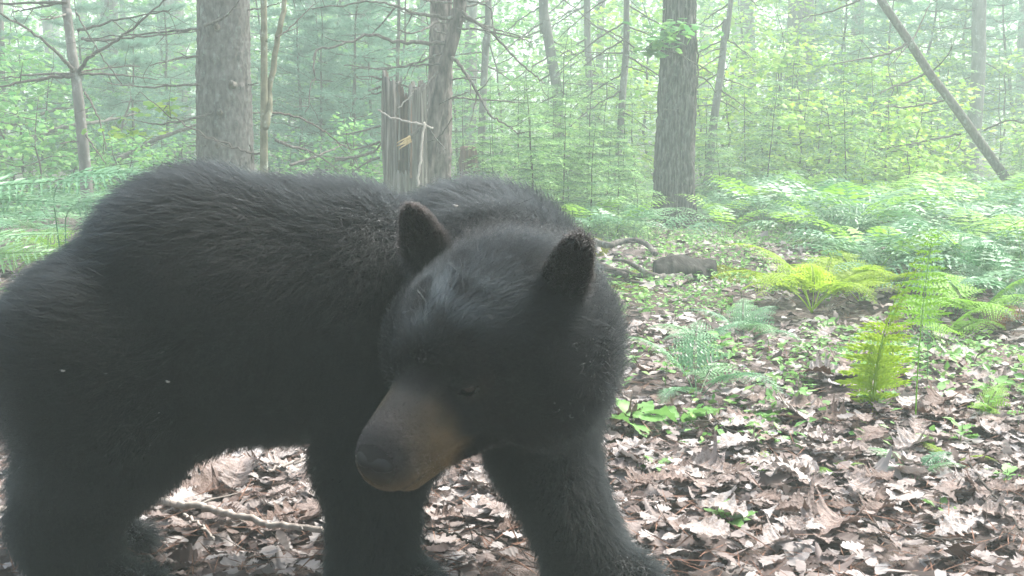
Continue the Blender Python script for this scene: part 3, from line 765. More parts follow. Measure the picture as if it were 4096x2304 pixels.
def make_pine(seed, h, mat):
    """young white pine: whorls of rising limbs carrying soft needle tufts"""
    r = np.random.RandomState(seed)
    st, cr = MB(), MB()
    main = wiggle((0, 0, -0.05), (r.normal() * .05 * h, r.normal() * .05 * h, h), 12, 0.02, seed)
    tube(st, main, np.linspace(0.012 * h ** .8 + 0.004, 0.003, 12), 6)
    P, Dr, Sz = [], [], []
    nw = int(4 + h * 2.2)
    for w in range(nw):
        z = h * (0.2 + 0.78 * w / nw)
        for q in range(5):
            az = q * 1.257 + w * .6 + r.uniform(-.3, .3)
            L = 0.42 * h ** .8 * (1.1 - w / nw) * r.uniform(.6, 1.1)
            o = np.array([math.cos(az), math.sin(az), r.uniform(0, .35)])
            p0 = np.array([np.interp(z, main[:, 2], main[:, k]) for k in (0, 1)] + [z])
            path = wiggle(p0, p0 + o * L, 7, .06, seed * 91 + w * 7 + q, 0.05)
            tube(st, path, np.linspace(0.006, .0018, 7), 4, cap=False)
            subs = [(path, 1.0)]
            for k in range(2, 7):
                for sg in (-1, 1):
                    e = path[k] + (unit(o) * .6 + np.cross(unit(o), (0, 0, 1)) * sg * .7 + np.array([0, 0, .1])) * L * .3 * r.uniform(.5, 1)
                    sp = wiggle(path[k], e, 4, .05, seed + w * 100 + k * 3 + sg); subs.append((sp, .8))
                    tube(st, sp, np.linspace(.003, .0012, 4), 3, cap=False)
            for sp, f in subs:
                m = 5
                tt = np.linspace(0.35, 1, m)
                c = np.stack([np.interp(tt, np.linspace(0, 1, len(sp)), sp[:, k]) for k in range(3)], 1)
                ax = unit(sp[-1] - sp[0])
                nn = 11
                P.append(np.repeat(c, nn, 0)); Dr.append(ax * 0.75 + r.normal(size=(m * nn, 3)) * .55); Sz.append(r.uniform(.055, .095, m * nn))
    P, Dr, Sz = np.concatenate(P), np.concatenate(Dr), np.concatenate(Sz)
    leaf_cloud(cr, P, Dr, r.normal(size=(len(P), 3)), np.stack([Sz, np.full(len(Sz), .0042), Sz], 1), 'needle')
    return st.mesh('stem', M['twig'], True), cr.mesh('crown', mat)

BROAD = [make_broadleaf(s, h, nl, M['maple']) for s, h, nl in ((1, 1.6, 420), (2, 2.4, 700), (4, 3.2, 950))]
LIME = [make_broadleaf(s, h, nl, M['maple_lime']) for s, h, nl in ((5, 1.5, 420), (7, 2.3, 700), (8, 3.0, 950))]
HEM = [make_hemlock(s, h, M['hemlock'], d) for s, h, d in ((1, 1.1, 1.0), (2, 1.7, 0.8), (3, 2.4, 0.65))]
PINE = [make_pine(s, h, M['pine']) for s, h in ((1, 2.0), (2, 3.0), (3, 3.8))]

def plant_px(kindset, name, label, group, u, D, k=0, scale=1.0, rot=None, cat='sapling'):
    X = (u - 512) / F_PX * D
    root = obj(name, None, loc=(X, D, float(ground_z(X, D))), rot=(rnd.uniform(-.05, .05), rnd.uniform(-.05, .05), rnd.uniform(0, 6.28) if rot is None else rot), scale=scale)
    tag(root, label + ' ' + nearest(X, D, TREE_MARKS), cat, group)
    ms = kindset[k % len(kindset)]
    for nm, me in zip(('stem', 'crown', 'new_growth'), ms): obj(nm, me, root)
    return root

def at_px(u, D): return ((u - 512) / F_PX * D, D)
def nearest(x, y, marks): return min(marks, key=lambda m: math.hypot(x - m[1][0], (y - m[1][1]) * .6))[0]
FERN_MARKS = [('around the foot of the furrowed oak', at_px(675, 10.9)), ('just behind the rotten log', at_px(690, 8.2)), ('below the thin leaning trunk', at_px(735, 12.5)),
              ('behind the glowing yellow green fern', at_px(815, 7.2)), ('below the straight dark hemlock stem', at_px(845, 11)), ('before the pale mottled trunk', at_px(965, 13)),
              ('below the leaning dead pole', at_px(1010, 10.5)), ('among the lime saplings', at_px(900, 11.5)), ('in the middle of the open bed', at_px(900, 8.5)), ('below the thin smooth trunk', at_px(615, 10.5))]
TREE_MARKS = [('beside the furrowed oak', at_px(675, 12)), ('before the broad pale trunk', at_px(755, 17)), ('under the thin leaning trunk', at_px(715, 13.5)), ('before the pale mottled trunk', at_px(965, 14)),
              ('by the tip of the leaning dead pole', at_px(890, 15)), ('at the foot of the leaning dead pole', at_px(1010, 14)), ('between oak and leaning pole', at_px(830, 13)), ('beneath the crooked trunk', at_px(555, 14.5)),
              ('by the thin smooth trunk', at_px(622, 13)), ('beside the dead spruce', at_px(485, 11)), ('just behind the bear\'s shoulder', at_px(515, 8.6)), ('just behind the bear\'s ear', at_px(580, 8.6)), ('short of the furrowed oak', at_px(628, 9.6)), ('close to the rotten stump', at_px(470, 11)), ('before the thin mint grey trunk', at_px(588, 13)), ('in the open before the crooked trunk', at_px(540, 9.8)),
              ('beside the whorled sapling', at_px(80, 12)), ('before the broad blue grey trunk', at_px(108, 15)), ('beside the scaly spruce', at_px(185, 13)), ('by the brown trunk', at_px(0, 14)), ('by the fallen grey limb', at_px(50, 12)), ('by the forked sapling', at_px(280, 13)),
              ('before the wide dusky trunk', at_px(360, 14)), ('beside the snag', at_px(405, 14)), ('before the hazy straight trunk', at_px(309, 17)), ('by the barkless limb', at_px(140, 11.5))]
r = random.Random(21)
# young hemlocks filling the gap between the dead spruce and the furrowed oak
for u, D, k, s in [(478, 10.5, 0, .8), (498, 9.0, 0, .95), (535, 8.6, 0, 1.0), (590, 8.8, 0, .9), (618, 9.4, 0, .8), (560, 8.9, 1, .75), (515, 11, 1, .9), (531, 9.3, 1, .85), (548, 10.2, 0, 1.1), (556, 12.5, 2, .9), (572, 9.6, 0, .9), (585, 11.5, 1, 1.0), (600, 13, 2, .9), (606, 10.3, 0, .9), (624, 11.6, 1, .8), (640, 10.0, 0, .7), (512, 13, 2, .85), (466, 12.5, 1, .9), (540, 15, 2, 1.0), (632, 15, 2, 1.0), (494, 12, 1, .9), (568, 14, 2, 1.0)]:
    plant_px(HEM, 'hemlock_sapling', 'young green hemlock', 'young hemlocks before the oak', u, D, k, s)
for u, D, k, s in [(705, 13, 1, .9), (722, 11.8, 0, 1.0), (742, 13.5, 1, 1.0), (765, 12.4, 1, .95), (783, 14.5, 2, .9), (846, 11.2, 1, .95), (842, 15, 2, 1), (873, 13.8, 1, 1.1), (928, 14.2, 1, .9), (948, 17.2, 2, .8), (900, 14.5, 2, .85), (1030, 12, 1, .9), (1000, 17.5, 2, 1.0), (1015, 15, 1, .8), (812, 13.2, 1, .9), (760, 16.5, 2, 1.1), (925, 16.5, 2, 1.1)]:
    plant_px(HEM, 'hemlock_sapling', 'young hemlock rising behind the fern bed', 'young hemlocks behind the fern bed', u, D, k, s)
# soft blue-green pines
for u, D, k, s in [(90, 14, 1, 1.0), (135, 13, 0, 1.1), (172, 14.8, 2, .85), (30, 15, 1, .9), (113, 17, 2, 1.0), (185, 17, 2, 1)]:
    plant_px(PINE, 'pine_sapling', 'soft blue green young pine', 'young pines behind the whorled sapling', u, D, k, s)
for u, D, k, s in [(300, 13, 1, .9), (322, 13, 1, .85), (335, 15, 2, .85), (350, 12.8, 1, 1.0), (285, 15, 2, .9), (368, 13.6, 1, .9), (395, 14.5, 2, .9), (318, 16, 2, 1.1)]:
    plant_px(PINE, 'pine_sapling', 'soft blue green young pine', 'young pines before the snag', u, D, k, s)
for u, D, k, s in [(835, 18, 2, 1.1), (870, 17, 2, 1.0), (905, 19, 2, 1.2), (800, 20, 2, 1.1), (960, 19, 2, 1.2), (1015, 18, 2, 1.1)]:
    plant_px(PINE, 'pine_sapling', 'misty young pine standing far back', 'misty pines beyond the leaning pole', u, D, k, s)
# broadleaf saplings
for u, D, k, s in [(10, 10.5, 0, .7), (28, 11.5, 0, .9), (50, 13, 1, .8), (8, 14, 1, .9), (35, 16, 2, .9), (65, 12.2, 0, .75), (100, 12.8, 0, .75), (128, 11.0, 0, .6), (155, 12, 0, .6), (185, 13, 0, .7), (80, 16, 1, .9), (140, 18, 2, 1.0), (-20, 12, 1, .9), (180, 19, 2, 1), (45, 10.8, 0, .8), (118, 10.2, 0, .55), (150, 15, 1, .9), (70, 14.2, 1, .9), (20, 12.6, 1, .8), (170, 10.4, 0, .5)]:
    plant_px(BROAD, 'maple_sapling', 'green leafy maple sapling', 'maple saplings past the rump', u, D, k, s)
for u, D, k, s in [(275, 15, 1, .9), (292, 18, 2, 1), (335, 19, 2, 1), (385, 17, 1, 1.1), (408, 18, 2, 1), (305, 12, 0, .6), (340, 11.2, 0, .6), (366, 11.5, 0, .7), (455, 16, 1, 1.1), (500, 17, 2, 1), (430, 20, 2, 1.1), (320, 14.5, 1, .9), (352, 15.5, 1, 1.0), (300, 10.4, 0, .5), (375, 10.2, 0, .5)]:
    plant_px(BROAD, 'maple_sapling', 'light green maple sapling', 'maple saplings behind the bear', u, D, k, s)
for u, D, k, s in [(560, 17, 1, 1.1), (610, 18, 2, 1), (650, 14.5, 1, .9), (650, 18, 2, 1.1), (705, 16, 1, 1.0), (735, 15, 1, .9), (758, 14.2, 0, 1.0), (775, 15.5, 1, 1), (797, 13.6, 0, 1.0), (815, 15, 1, .95), (830, 12.9, 0, .95), (860, 14.2, 1, .85), (880, 12.4, 0, .9), (895, 16, 1, 1), (915, 12.8, 0, .95), (928, 14.6, 1, .8), (940, 12.8, 0, .65), (1000, 17.8, 1, 1), (1030, 13.6, 0, .8), (780, 18, 2, 1), (850, 18, 2, 1), (930, 19, 2, 1), (720, 19, 2, 1.1), (860, 11.4, 0, .6), (905, 11.2, 0, .6)]:
    plant_px(LIME, 'maple_sapling', 'bright lime green broadleaf sapling', 'lime green saplings beyond the ferns', u, D, k, s)
# the leafy spray in front of the oak
def spray(label, u, v, D, n, size, rad, mat, name='leafy_twig', kind='maple', seed=0):
    c = W(u, v, D)
    root = obj(name, None, loc=c); tag(root, label, 'twig')
    rs = np.random.RandomState(seed)
    mb = MB(); tube(mb, wiggle((0, rad, .2 * rad), (0, -rad * .4, -.2 * rad), 7, .1, seed), np.linspace(.006, .002, 7), 5)
    obj('stem', mb.mesh('stem', M['twig'], True), root)
    pos = rs.normal(size=(n, 3)) * (rad, rad * .6, rad * .45)
    dr = rs.normal(size=(n, 3)) * (1, 1, .25) + (0, -.4, -.25)
    mb = MB(); leaf_cloud(mb, pos, dr, np.array([0, 0, 1.]) + rs.normal(size=(n, 3)) * .3, size * rs.uniform(.6, 1.2, n), kind)
    obj('crown', mb.mesh('crown', mat), root)
spray('drooping leafy spray of green maple hanging before the furrowed oak', 668, 33, 10.4, 90, .10, .17, M['maple'], seed=3)
spray('second small green leaf spray on the oak beside the first', 655, 48, 10.5, 40, .09, .09, M['maple'], seed=4)
spray('yellow green maple leaves on a twig before the scaly spruce', 128, 132, 8.0, 40, .07, .12, M['maple_lime'], seed=5)
spray('lime leaves held out beside the leaning twig by the spruce', 165, 108, 8.1, 26, .075, .10, M['maple_lime'], seed=6)

# canopy-side foliage of the deep wood: nobody could count it
def deep_wood():
    rs = np.random.RandomState(77)
    mb = MB()
    n = 5600
    D = rs.uniform(20, 56, n); u = rs.uniform(-120, 1144, n); X = (u - 512) / F_PX * D
    zc = rs.uniform(0.05, 1, n) ** 1.1 * (0.8 + D * 0.20)
    keep = vnoise(np.stack([X * .35, D * .2, zc * .5], -1), 5) > -0.4
    D, X, zc = D[keep], X[keep], zc[keep]; n = len(D)
    m = 44
    R = rs.uniform(.45, 1.1, n)
    pos = np.stack([X, D, ground_z(X, D) + zc], -1)[:, None] + rs.normal(size=(n, m, 3)) * (R[:, None, None] * np.array([.6, .5, .28]))
    pos = pos.reshape(-1, 3); pos[:, 2] = np.maximum(pos[:, 2], ground_z(pos[:, 0], pos[:, 1]) + .05)
    N = len(pos)
    leaf_cloud(mb, pos, rs.normal(size=(N, 3)) * (1, 1, .4), np.array([0, 0, 1.]) + rs.normal(size=(N, 3)) * .4, rs.uniform(.08, .20, N), 'rhomb')
    o = obj('background_foliage', mb.mesh('background_foliage', M['far_leaf']))
    tag(o, 'hazy green foliage filling the depth of the wood', 'foliage', kind='stuff')
deep_wood()

# ---------------------------------------------------------------- ferns
def make_frond(seed, L, Wd, mat, pairs=20, a0=70, a1=-15, stalk=0.25, lean=0.0, sub=7, hang=0.25, pf=.23, level=False):
    """one arching twice-cut frond growing from the origin towards +X; returns one mesh"""
    r = np.random.RandomState(seed)
    nseg = 26
    t = np.linspace(0, 1, nseg)
    ang = np.radians(a0 + (a1 - a0) * t ** 1.2)
    if level:                                                     # stiff stalk, then a level blade
        k = np.clip((t - stalk * .72) / .22, 0, 1); ang = np.radians(a0 + (a1 - a0) * k * k * (3 - 2 * k) - 16 * np.clip(t - .6, 0, 1))
    st = L / (nseg - 1)
    x = np.concatenate([[0], np.cumsum(np.cos(ang[:-1]) * st)]); z = np.concatenate([[0], np.cumsum(np.sin(ang[:-1]) * st)])
    y = lean * L * t ** 2
    P = np.stack([x, y, z], -1)
    mb = MB(); tube(mb, P, np.linspace(0.0026, 0.0006, nseg) * (L / .5) ** .5, 4)
    pos, dr, up, sz = [], [], [], []
    for k in range(pairs):
        tt = stalk + (1 - stalk) * (k + .5) / pairs
        f = (tt - stalk) / (1 - stalk)
        c = np.array([np.interp(tt, t, P[:, q]) for q in range(3)])
        T = unit(np.array([np.interp(min(1, tt + .04), t, P[:, q]) for q in range(3)]) - c + 1e-6)
        S = unit(np.cross(T, (0, 0.001, 1)) if abs(T[2]) < .95 else np.array([0, 1., 0])); Nn = np.cross(S, T)
        shape = (min(1, f / .18 + .45)) * (1 - f) ** .8
        for sg in (-1, 1):
            pl = Wd * shape * r.uniform(.88, 1.08) + .006
            d = unit(S * sg + T * (.30 + .25 * f) + r.normal(size=3) * .06)
            if sub <= 0:                                          # seen from afar: one toothed blade per pinna
                for q in range(3):
                    s = q / 3.0
                    pos.append(c + d * pl * s * .9 - np.array([0, 0, 1]) * hang * pl * s * s); dr.append(unit(d - np.array([0, 0, hang * s]))); up.append(Nn + r.normal(size=3) * .2); sz.append((pl * .5, (pl * .28 * (1.15 - .7 * s) + .010) * (1 if sub == 0 else .55), pl * .2))
                if sub == 0: continue
            m = max(3, int(abs(sub) * min(1, .35 + pl / Wd)))
            for q in range(m):
                s = (q + .4) / m
                pp = c + d * pl * s - np.array([0, 0, 1]) * hang * pl * s * s
                pw = pl * pf * (1.15 - s) + .005 * pf / .23
                for s2 in (-1, 1):
                    pos.append(pp); dr.append(unit(T * s2 * .9 + d * .55)); up.append(Nn + r.normal(size=3) * .15); sz.append((pw, pw * .85, pw))
            pos.append(c + d * pl * .78 - np.array([0, 0, 1]) * hang * pl * .6); dr.append(d); up.append(Nn); sz.append((pl * .24, pl * .09, pl * .1))
    leaf_cloud(mb, np.array(pos), np.array(dr), np.array(up), np.array(sz), 'rhomb')
    return mb.mesh('frond', mat)

FR = {k: [make_frond(s, .62, .18, M[k], a0=66 - 8 * (s % 3), a1=-20 - 12 * (s % 3), lean=.12 * ((s % 3) - 1), stalk=.28) for s in (1, 2, 3)] for k in ('fern', 'fern_yellow', 'fern_lime')}
FR_FAR = [make_frond(s, .80, .19, M[k], pairs=11, sub=0, a0=74 - 6 * (s % 3), a1=-22 - 10 * (s % 3), lean=.1 * ((s % 3) - 1), stalk=.42, hang=.35) for s, k in ((4, 'fern'), (5, 'fern'), (6, 'fern'), (12, 'fern_lime'))]
FR_FLAT = [make_frond(s, .95, .24, M['fern'], pairs=17, sub=8, a0=84, a1=-22 - 9 * (s % 3), lean=.1 * ((s % 3) - 1), stalk=.48, hang=.18) for s in (7, 8, 9)]
FR_BR = [make_frond(s, .95, .20, M['fern'], pairs=17, sub=-6, a0=86, a1=6 - 5 * (s % 3), lean=.08 * ((s % 3) - 1), stalk=.52, hang=.15, pf=.17, level=True) for s in (7, 8, 9)]
FR_BROWN = [make_frond(s, .5, .12, M['fern_brown'], pairs=16, sub=5, a0=60, a1=-40, stalk=.25) for s in (10, 11)]

def fern(label, group, x, y, fronds, n, scale, name='fern', spread=(0, 6.283), tiltv=.15, seed=0, roll=0.0):
    rr = random.Random(seed)
    root = obj(name, None, loc=(x, y, float(ground_z(x, y))))
    tag(root, label, 'fern', group)
    for q in range(n):
        a = spread[0] + (spread[1] - spread[0]) * (q + rr.uniform(.1, .9)) / n
        obj('frond', fronds[rr.randrange(len(fronds))], root, rot=(roll + rr.uniform(-tiltv, tiltv), rr.uniform(-tiltv, tiltv), a), scale=scale * rr.uniform(.75, 1.15))
    return root

def ground_at(u, v):
    """where the ray through a pixel meets flat ground"""
    d = np.array([u - 512.0, F_PX * CP + SP * (288.0 - v), -F_PX * SP + CP * (288.0 - v)])
    return d[:2] * (-CAM_H / d[2])

r = random.Random(8)
# fern bed past the oak
for q in range(120):
    D = 5.6 + 7.5 * r.random() ** 0.9
    lo = 600 + max(0, 9.5 - D) * 70
    u = r.uniform(max(lo, 590), 1060)
    x = (u - 512) / F_PX * D
    if abs(x - 1.35) < .7 and abs(D - 7.0) < .75: continue
    if 640 < u < 712 and 8.2 < D < 10.9: continue
    fern('green fern in the fern bed ' + nearest(x, D, FERN_MARKS), 'ferns in the fern bed', x, D, FR_FAR if D > 8 else FR['fern'] + FR_FAR, r.randint(5, 7), r.uniform(.85, 1.25) * (1.0 if D > 7.5 else .8) * (.75 if u < 730 else 1), seed=q)
for q, (u, D, s) in enumerate([(535, 8.7, .8), (560, 8.0, .8), (585, 8.6, .9), (610, 8.2, .8), (500, 9.2, .8), (632, 8.9, .8), (650, 8.4, .8), (455, 8.8, .9), (425, 8.5, .8), (475, 9.4, .9)]):
    fern('small fern at the feet of the young hemlocks', 'ferns under the young hemlocks', (u - 512) / F_PX * D, D, FR_FAR, 5, s, seed=200 + q)
for q, (u, D, s) in enumerate([(1010, 5.2, .8), (980, 5.6, .8), (945, 5.4, .7), (1030, 4.8, .8), (900, 5.8, .7), (960, 4.9, .6), (1000, 6.1, .9), (870, 6.1, .7)]):
    fern('pale green fern at the near edge of the fern bed', 'ferns at the near edge of the bed', (u - 512) / F_PX * D, D, FR['fern'] + FR_FAR[:3], 6, s, seed=240 + q)
# ferns past the bear's rump
for q, (u, D, s, fr) in enumerate([(45, 6.6, .8, 'f'), (110, 6.8, .85, 'f'), (20, 7.4, 1.0, 'n'), (60, 8.2, 1.0, 'n'), (140, 7.6, .9, 'n'), (95, 8.8, .9, 'n'), (0, 9.0, .9, 'n'), (170, 8.2, .8, 'n'), (-25, 6.3, .9, 'f')]):
    fern('broad pale green fern spreading past the bear\'s rump', 'ferns past the rump', (u - 512) / F_PX * D, D, FR_BR if fr == 'f' else FR_FAR[:3], 5, s, seed=300 + q)
for lab, u, D, s, n, sp in [('tall bracken fern whose pale frond arches out level behind the rump', -42, 4.8, 1.12, 2, (-.25, .15)), ('low pale bracken fern nearest the bear\'s rump', -30, 4.0, .84, 2, (-.25, .15)), ('pale bracken frond reaching over the bear\'s rump', 62, 5.4, 1.20, 2, (-.2, .3))]:
    fern(lab, None, (u - 512) / F_PX * D, D, FR_BR, n, s, spread=sp, tiltv=.10, seed=int(D * 10), roll=.26)
for q, (u, D, s) in enumerate([(55, 7.2, .9), (12, 6.6, .8)]):
    fern(['yellow green fern lit among the pale ferns past the rump', 'smaller lime fern at the edge of the pale ferns past the rump'][q], None, (u - 512) / F_PX * D, D, FR['fern_lime'], 5, s, seed=340 + q)
fern('withered rust brown fern in front of the pale ferns', None, *((8 - 512) / F_PX * 4.2, 4.2), FR_BROWN, 5, .8, seed=350)
fern('withered brown fern at the fern bed edge', None, *((1018 - 512) / F_PX * 4.6, 4.6), FR_BROWN, 4, .5, seed=351)
# single ferns on the open leaf litter
def fern_px(label, u, v, fr, n, s, seed, **k):
    x, y = ground_at(u, v); return fern(label, None, x, y, fr, n, s, seed=seed, **k)
fern_px('glowing yellow green fern spread flat beside the rotten log', 812, 312, FR['fern_yellow'], 11, 1.0, 401, tiltv=.2)
fern_px('yellow green fern on the bed edge next to the glowing one', 862, 305, FR['fern_yellow'], 5, .85, 402)
fern_px('bright lime fern at the edge of the fern bed by the pale saplings', 975, 330, FR['fern_lime'], 6, .85, 403)
fern_px('lime fern clump half hidden behind the dark stemmed fern', 940, 345, FR['fern_lime'], 4, .6, 404)
UP = [make_frond(s, .62, .13, M['fern_yellow'], pairs=15, a0=98, a1=70, stalk=.08, lean=.30 * (s - 21), sub=-6, hang=.3, pf=.15) for s in (20, 21, 22)]
fern_px('tall upright yellow green fern rising from pale dead leaves', 872, 424, UP, 5, .80, 405, tiltv=.12, spread=(-2.0, -1.1))
UPG = [make_frond(s, .70, .11, M['fern_lime'], pairs=13, a0=92, a1=80, stalk=.52, lean=.03, sub=-6, hang=.4, pf=.15) for s in (23,)]
fern_px('fern with a bare dark stalk and feathery green top', 915, 436, UPG, 1, .82, 406, tiltv=.02, spread=(-1.7, -1.4))
UPH = [make_frond(s, .62, .09, M['fern'], pairs=14, a0=94, a1=100, stalk=.35, lean=.02, sub=5, hang=.6, pf=.14) for s in (24,)]
fern_px('limp fading fern drooping behind the dark stalked one', 927, 400, UPH, 1, .70, 407, tiltv=.02, spread=(-1.7, -1.4))
fern_px('feathery pale green fern near the bear\'s forefoot', 697, 408, FR['fern'], 5, .58, 408, tiltv=.2)
fern_px('airy pale green fern before the rotten log', 745, 345, FR['fern'], 5, .55, 409)
fern_px('second airy fern next to the one before the rotten log', 705, 352, FR['fern'], 4, .5, 410)
fern_px('low green fern curling over curled oak leaves', 915, 482, FR['fern'], 4, .26, 411)
fern_px('small lime frond arching over the leaf litter', 985, 430, FR['fern_lime'], 2, .36, 412)
fern_px('little cut leaved lime fern pushing through dead leaves', 765, 480, FR['fern_lime'], 3, .17, 413)
fern_px('tiny lime fern next to the little cut leaved one', 838, 478, FR['fern_lime'], 3, .15, 414)
fern_px('small yellow green fern near the tiny lime one', 950, 470, FR['fern_yellow'], 2, .18, 415)

# ---------------------------------------------------------------- small broad-leaved plants
HERB_LEAVES = []
for s_ in (3, 13, 23):
    V_, Q_ = dead_leaf('oval', s_, 1); mb = MB(); V_[:, 2] *= .7; mb.add(V_, None, Q_); HERB_LEAVES.append(mb.mesh('leaf', M['herb'], True))
def herb(label, u, v, n, leaf, h, mat, seed, group=None, kind='oval', cat='plant', name='seedling'):
    x, y = ground_at(u, v); rr = np.random.RandomState(seed)
    root = obj(name, None, loc=(x, y, float(ground_z(x, y)))); tag(root, label, cat, group)
    mb = MB(); tube(mb, wiggle((0, 0, -.01), (rr.normal() * .1 * h, rr.normal() * .1 * h, h), 6, .05, seed), np.linspace(.0025, .0012, 6), 5)
    obj('stem', mb.mesh('stem', M['stem'], True), root)
    for q in range(n):
        a = q * 2.4 + rr.uniform(-.3, .3)
        z = h * (.55 + .45 * rr.rand())
        d = np.array([math.cos(a), math.sin(a), rr.uniform(-.25, .5)])
        obj('leaf', HERB_LEAVES[q % 3], root, loc=(d[0] * .01, d[1] * .01, z), rot=(rr.uniform(-.3, .3), -math.atan(d[2]), a), scale=float(leaf * rr.uniform(.7, 1.15)))
for q, (lab, u, v, n, lf, h) in enumerate([
    ('broad leaved green seedling beside the bear\'s far forepaw', 633, 440, 5, .095, .07),
    ('second broad leaved seedling with darker upright leaves beside the pale fern', 682, 437, 6, .10, .075),
    ('small trailing plant with round leaves by curled oak leaves', 655, 480, 5, .045, .04),
    ('pale seedling between the stick and the litter behind the forepaw', 528, 528, 3, .03, .03),
    ('bushy clump of small green leaves beyond the pale fern', 720, 375, 16, .045, .12),
    ('low clump of fine leaves beside the bushy one', 665, 392, 12, .04, .09),
    ('leafy sprout on the litter before the fern bed', 785, 395, 9, .045, .09),
    ('thin tall sprout with a leaf tuft beyond curled oak leaves', 797, 425, 6, .04, .13),
    ('grassy pale green tuft at the front of the litter', 722, 540, 14, .055, .05),
    ('small three leaved sprout with yellow leaf on the litter', 940, 520, 4, .04, .05),
    ('leafy sprout beside the small low fern', 960, 455, 12, .04, .08),
    ('green tuft near the withered fern', 1003, 490, 10, .04, .05)]):
    herb(lab, u, v, n, lf, h, M['herb'], 700 + q)
for q in range(70):
    rr = random.Random(q + 900)
    D = rr.uniform(3.0, 7.5); lo = 600 if D > 3 else 640
    u = rr.uniform(lo, 1020); v = HORIZON + CAM_H * F_PX / D
    herb('little green seedling poking up through the dead leaves', u, v, rr.randint(4, 8), rr.uniform(.03, .05), rr.uniform(.04, .10), M['herb'], 800 + q, group='seedlings in the litter')

# fine ground cover and moss: uncountable
def ground_cover():
    rs = np.random.RandomState(5)
    n = 30000
    D = 2.7 + 8.5 * rs.rand(n) ** .8; u = rs.uniform(560, 1080, n); x = (u - 512) / F_PX * D
    n2 = 5000
    D2 = 4 + 6 * rs.rand(n2); u2 = rs.uniform(-60, 600, n2)
    D = np.concatenate([D, D2]); x = np.concatenate([x, (u2 - 512) / F_PX * D2])
    dens = fbm(np.stack([x * 1.5, D * 1.1], -1), 12, 3)
    k = dens > np.where(D < 3.4, .45, np.where(D < 6, 0.0, -.25)) + rs.normal(size=len(D)) * .12
    x, D = x[k], D[k]; n = len(x)
    z = ground_z(x, D) + .015 + .06 * rs.rand(n)
    mb = MB()
    leaf_cloud(mb, np.stack([x, D, z], -1), rs.normal(size=(n, 3)) * (1, 1, .35), np.array([0, 0, 1.]) + rs.normal(size=(n, 3)) * .35, rs.uniform(.015, .045, n), 'rhomb')
    tag(obj('ground_cover', mb.mesh('ground_cover', M['herb'])), 'low green ground cover scattered over the litter', 'ground cover', kind='stuff')
ground_cover()

# ---------------------------------------------------------------- leaf litter
KINDS_ = (lambda f: [f(k, s) for s, k in enumerate(['oak', 'maple', 'oak', 'oval', 'oak', 'maple', 'oval', 'oak', 'maple', 'oak'])])
LEAVES = KINDS_(lambda k, s: dead_leaf(k, s)); MID = KINDS_(lambda k, s: dead_leaf(k, s, 1)); FINE = KINDS_(lambda k, s: dead_leaf(k, s, 2))

def rot_matrix(yaw, pitch, roll):
    cy_, sy, cp, sp, cr, sr = np.cos(yaw), np.sin(yaw), np.cos(pitch), np.sin(pitch), np.cos(roll), np.sin(roll)
    o = np.ones_like(yaw) * 0
    Rz = np.stack([np.stack([cy_, -sy, o], -1), np.stack([sy, cy_, o], -1), np.stack([o, o, o + 1], -1)], -2)
    Ry = np.stack([np.stack([cp, o, sp], -1), np.stack([o, o + 1, o], -1), np.stack([-sp, o, cp], -1)], -2)
    Rx = np.stack([np.stack([o + 1, o, o], -1), np.stack([o, cr, -sr], -1), np.stack([o, sr, cr], -1)], -2)
    return Rz @ Ry @ Rx

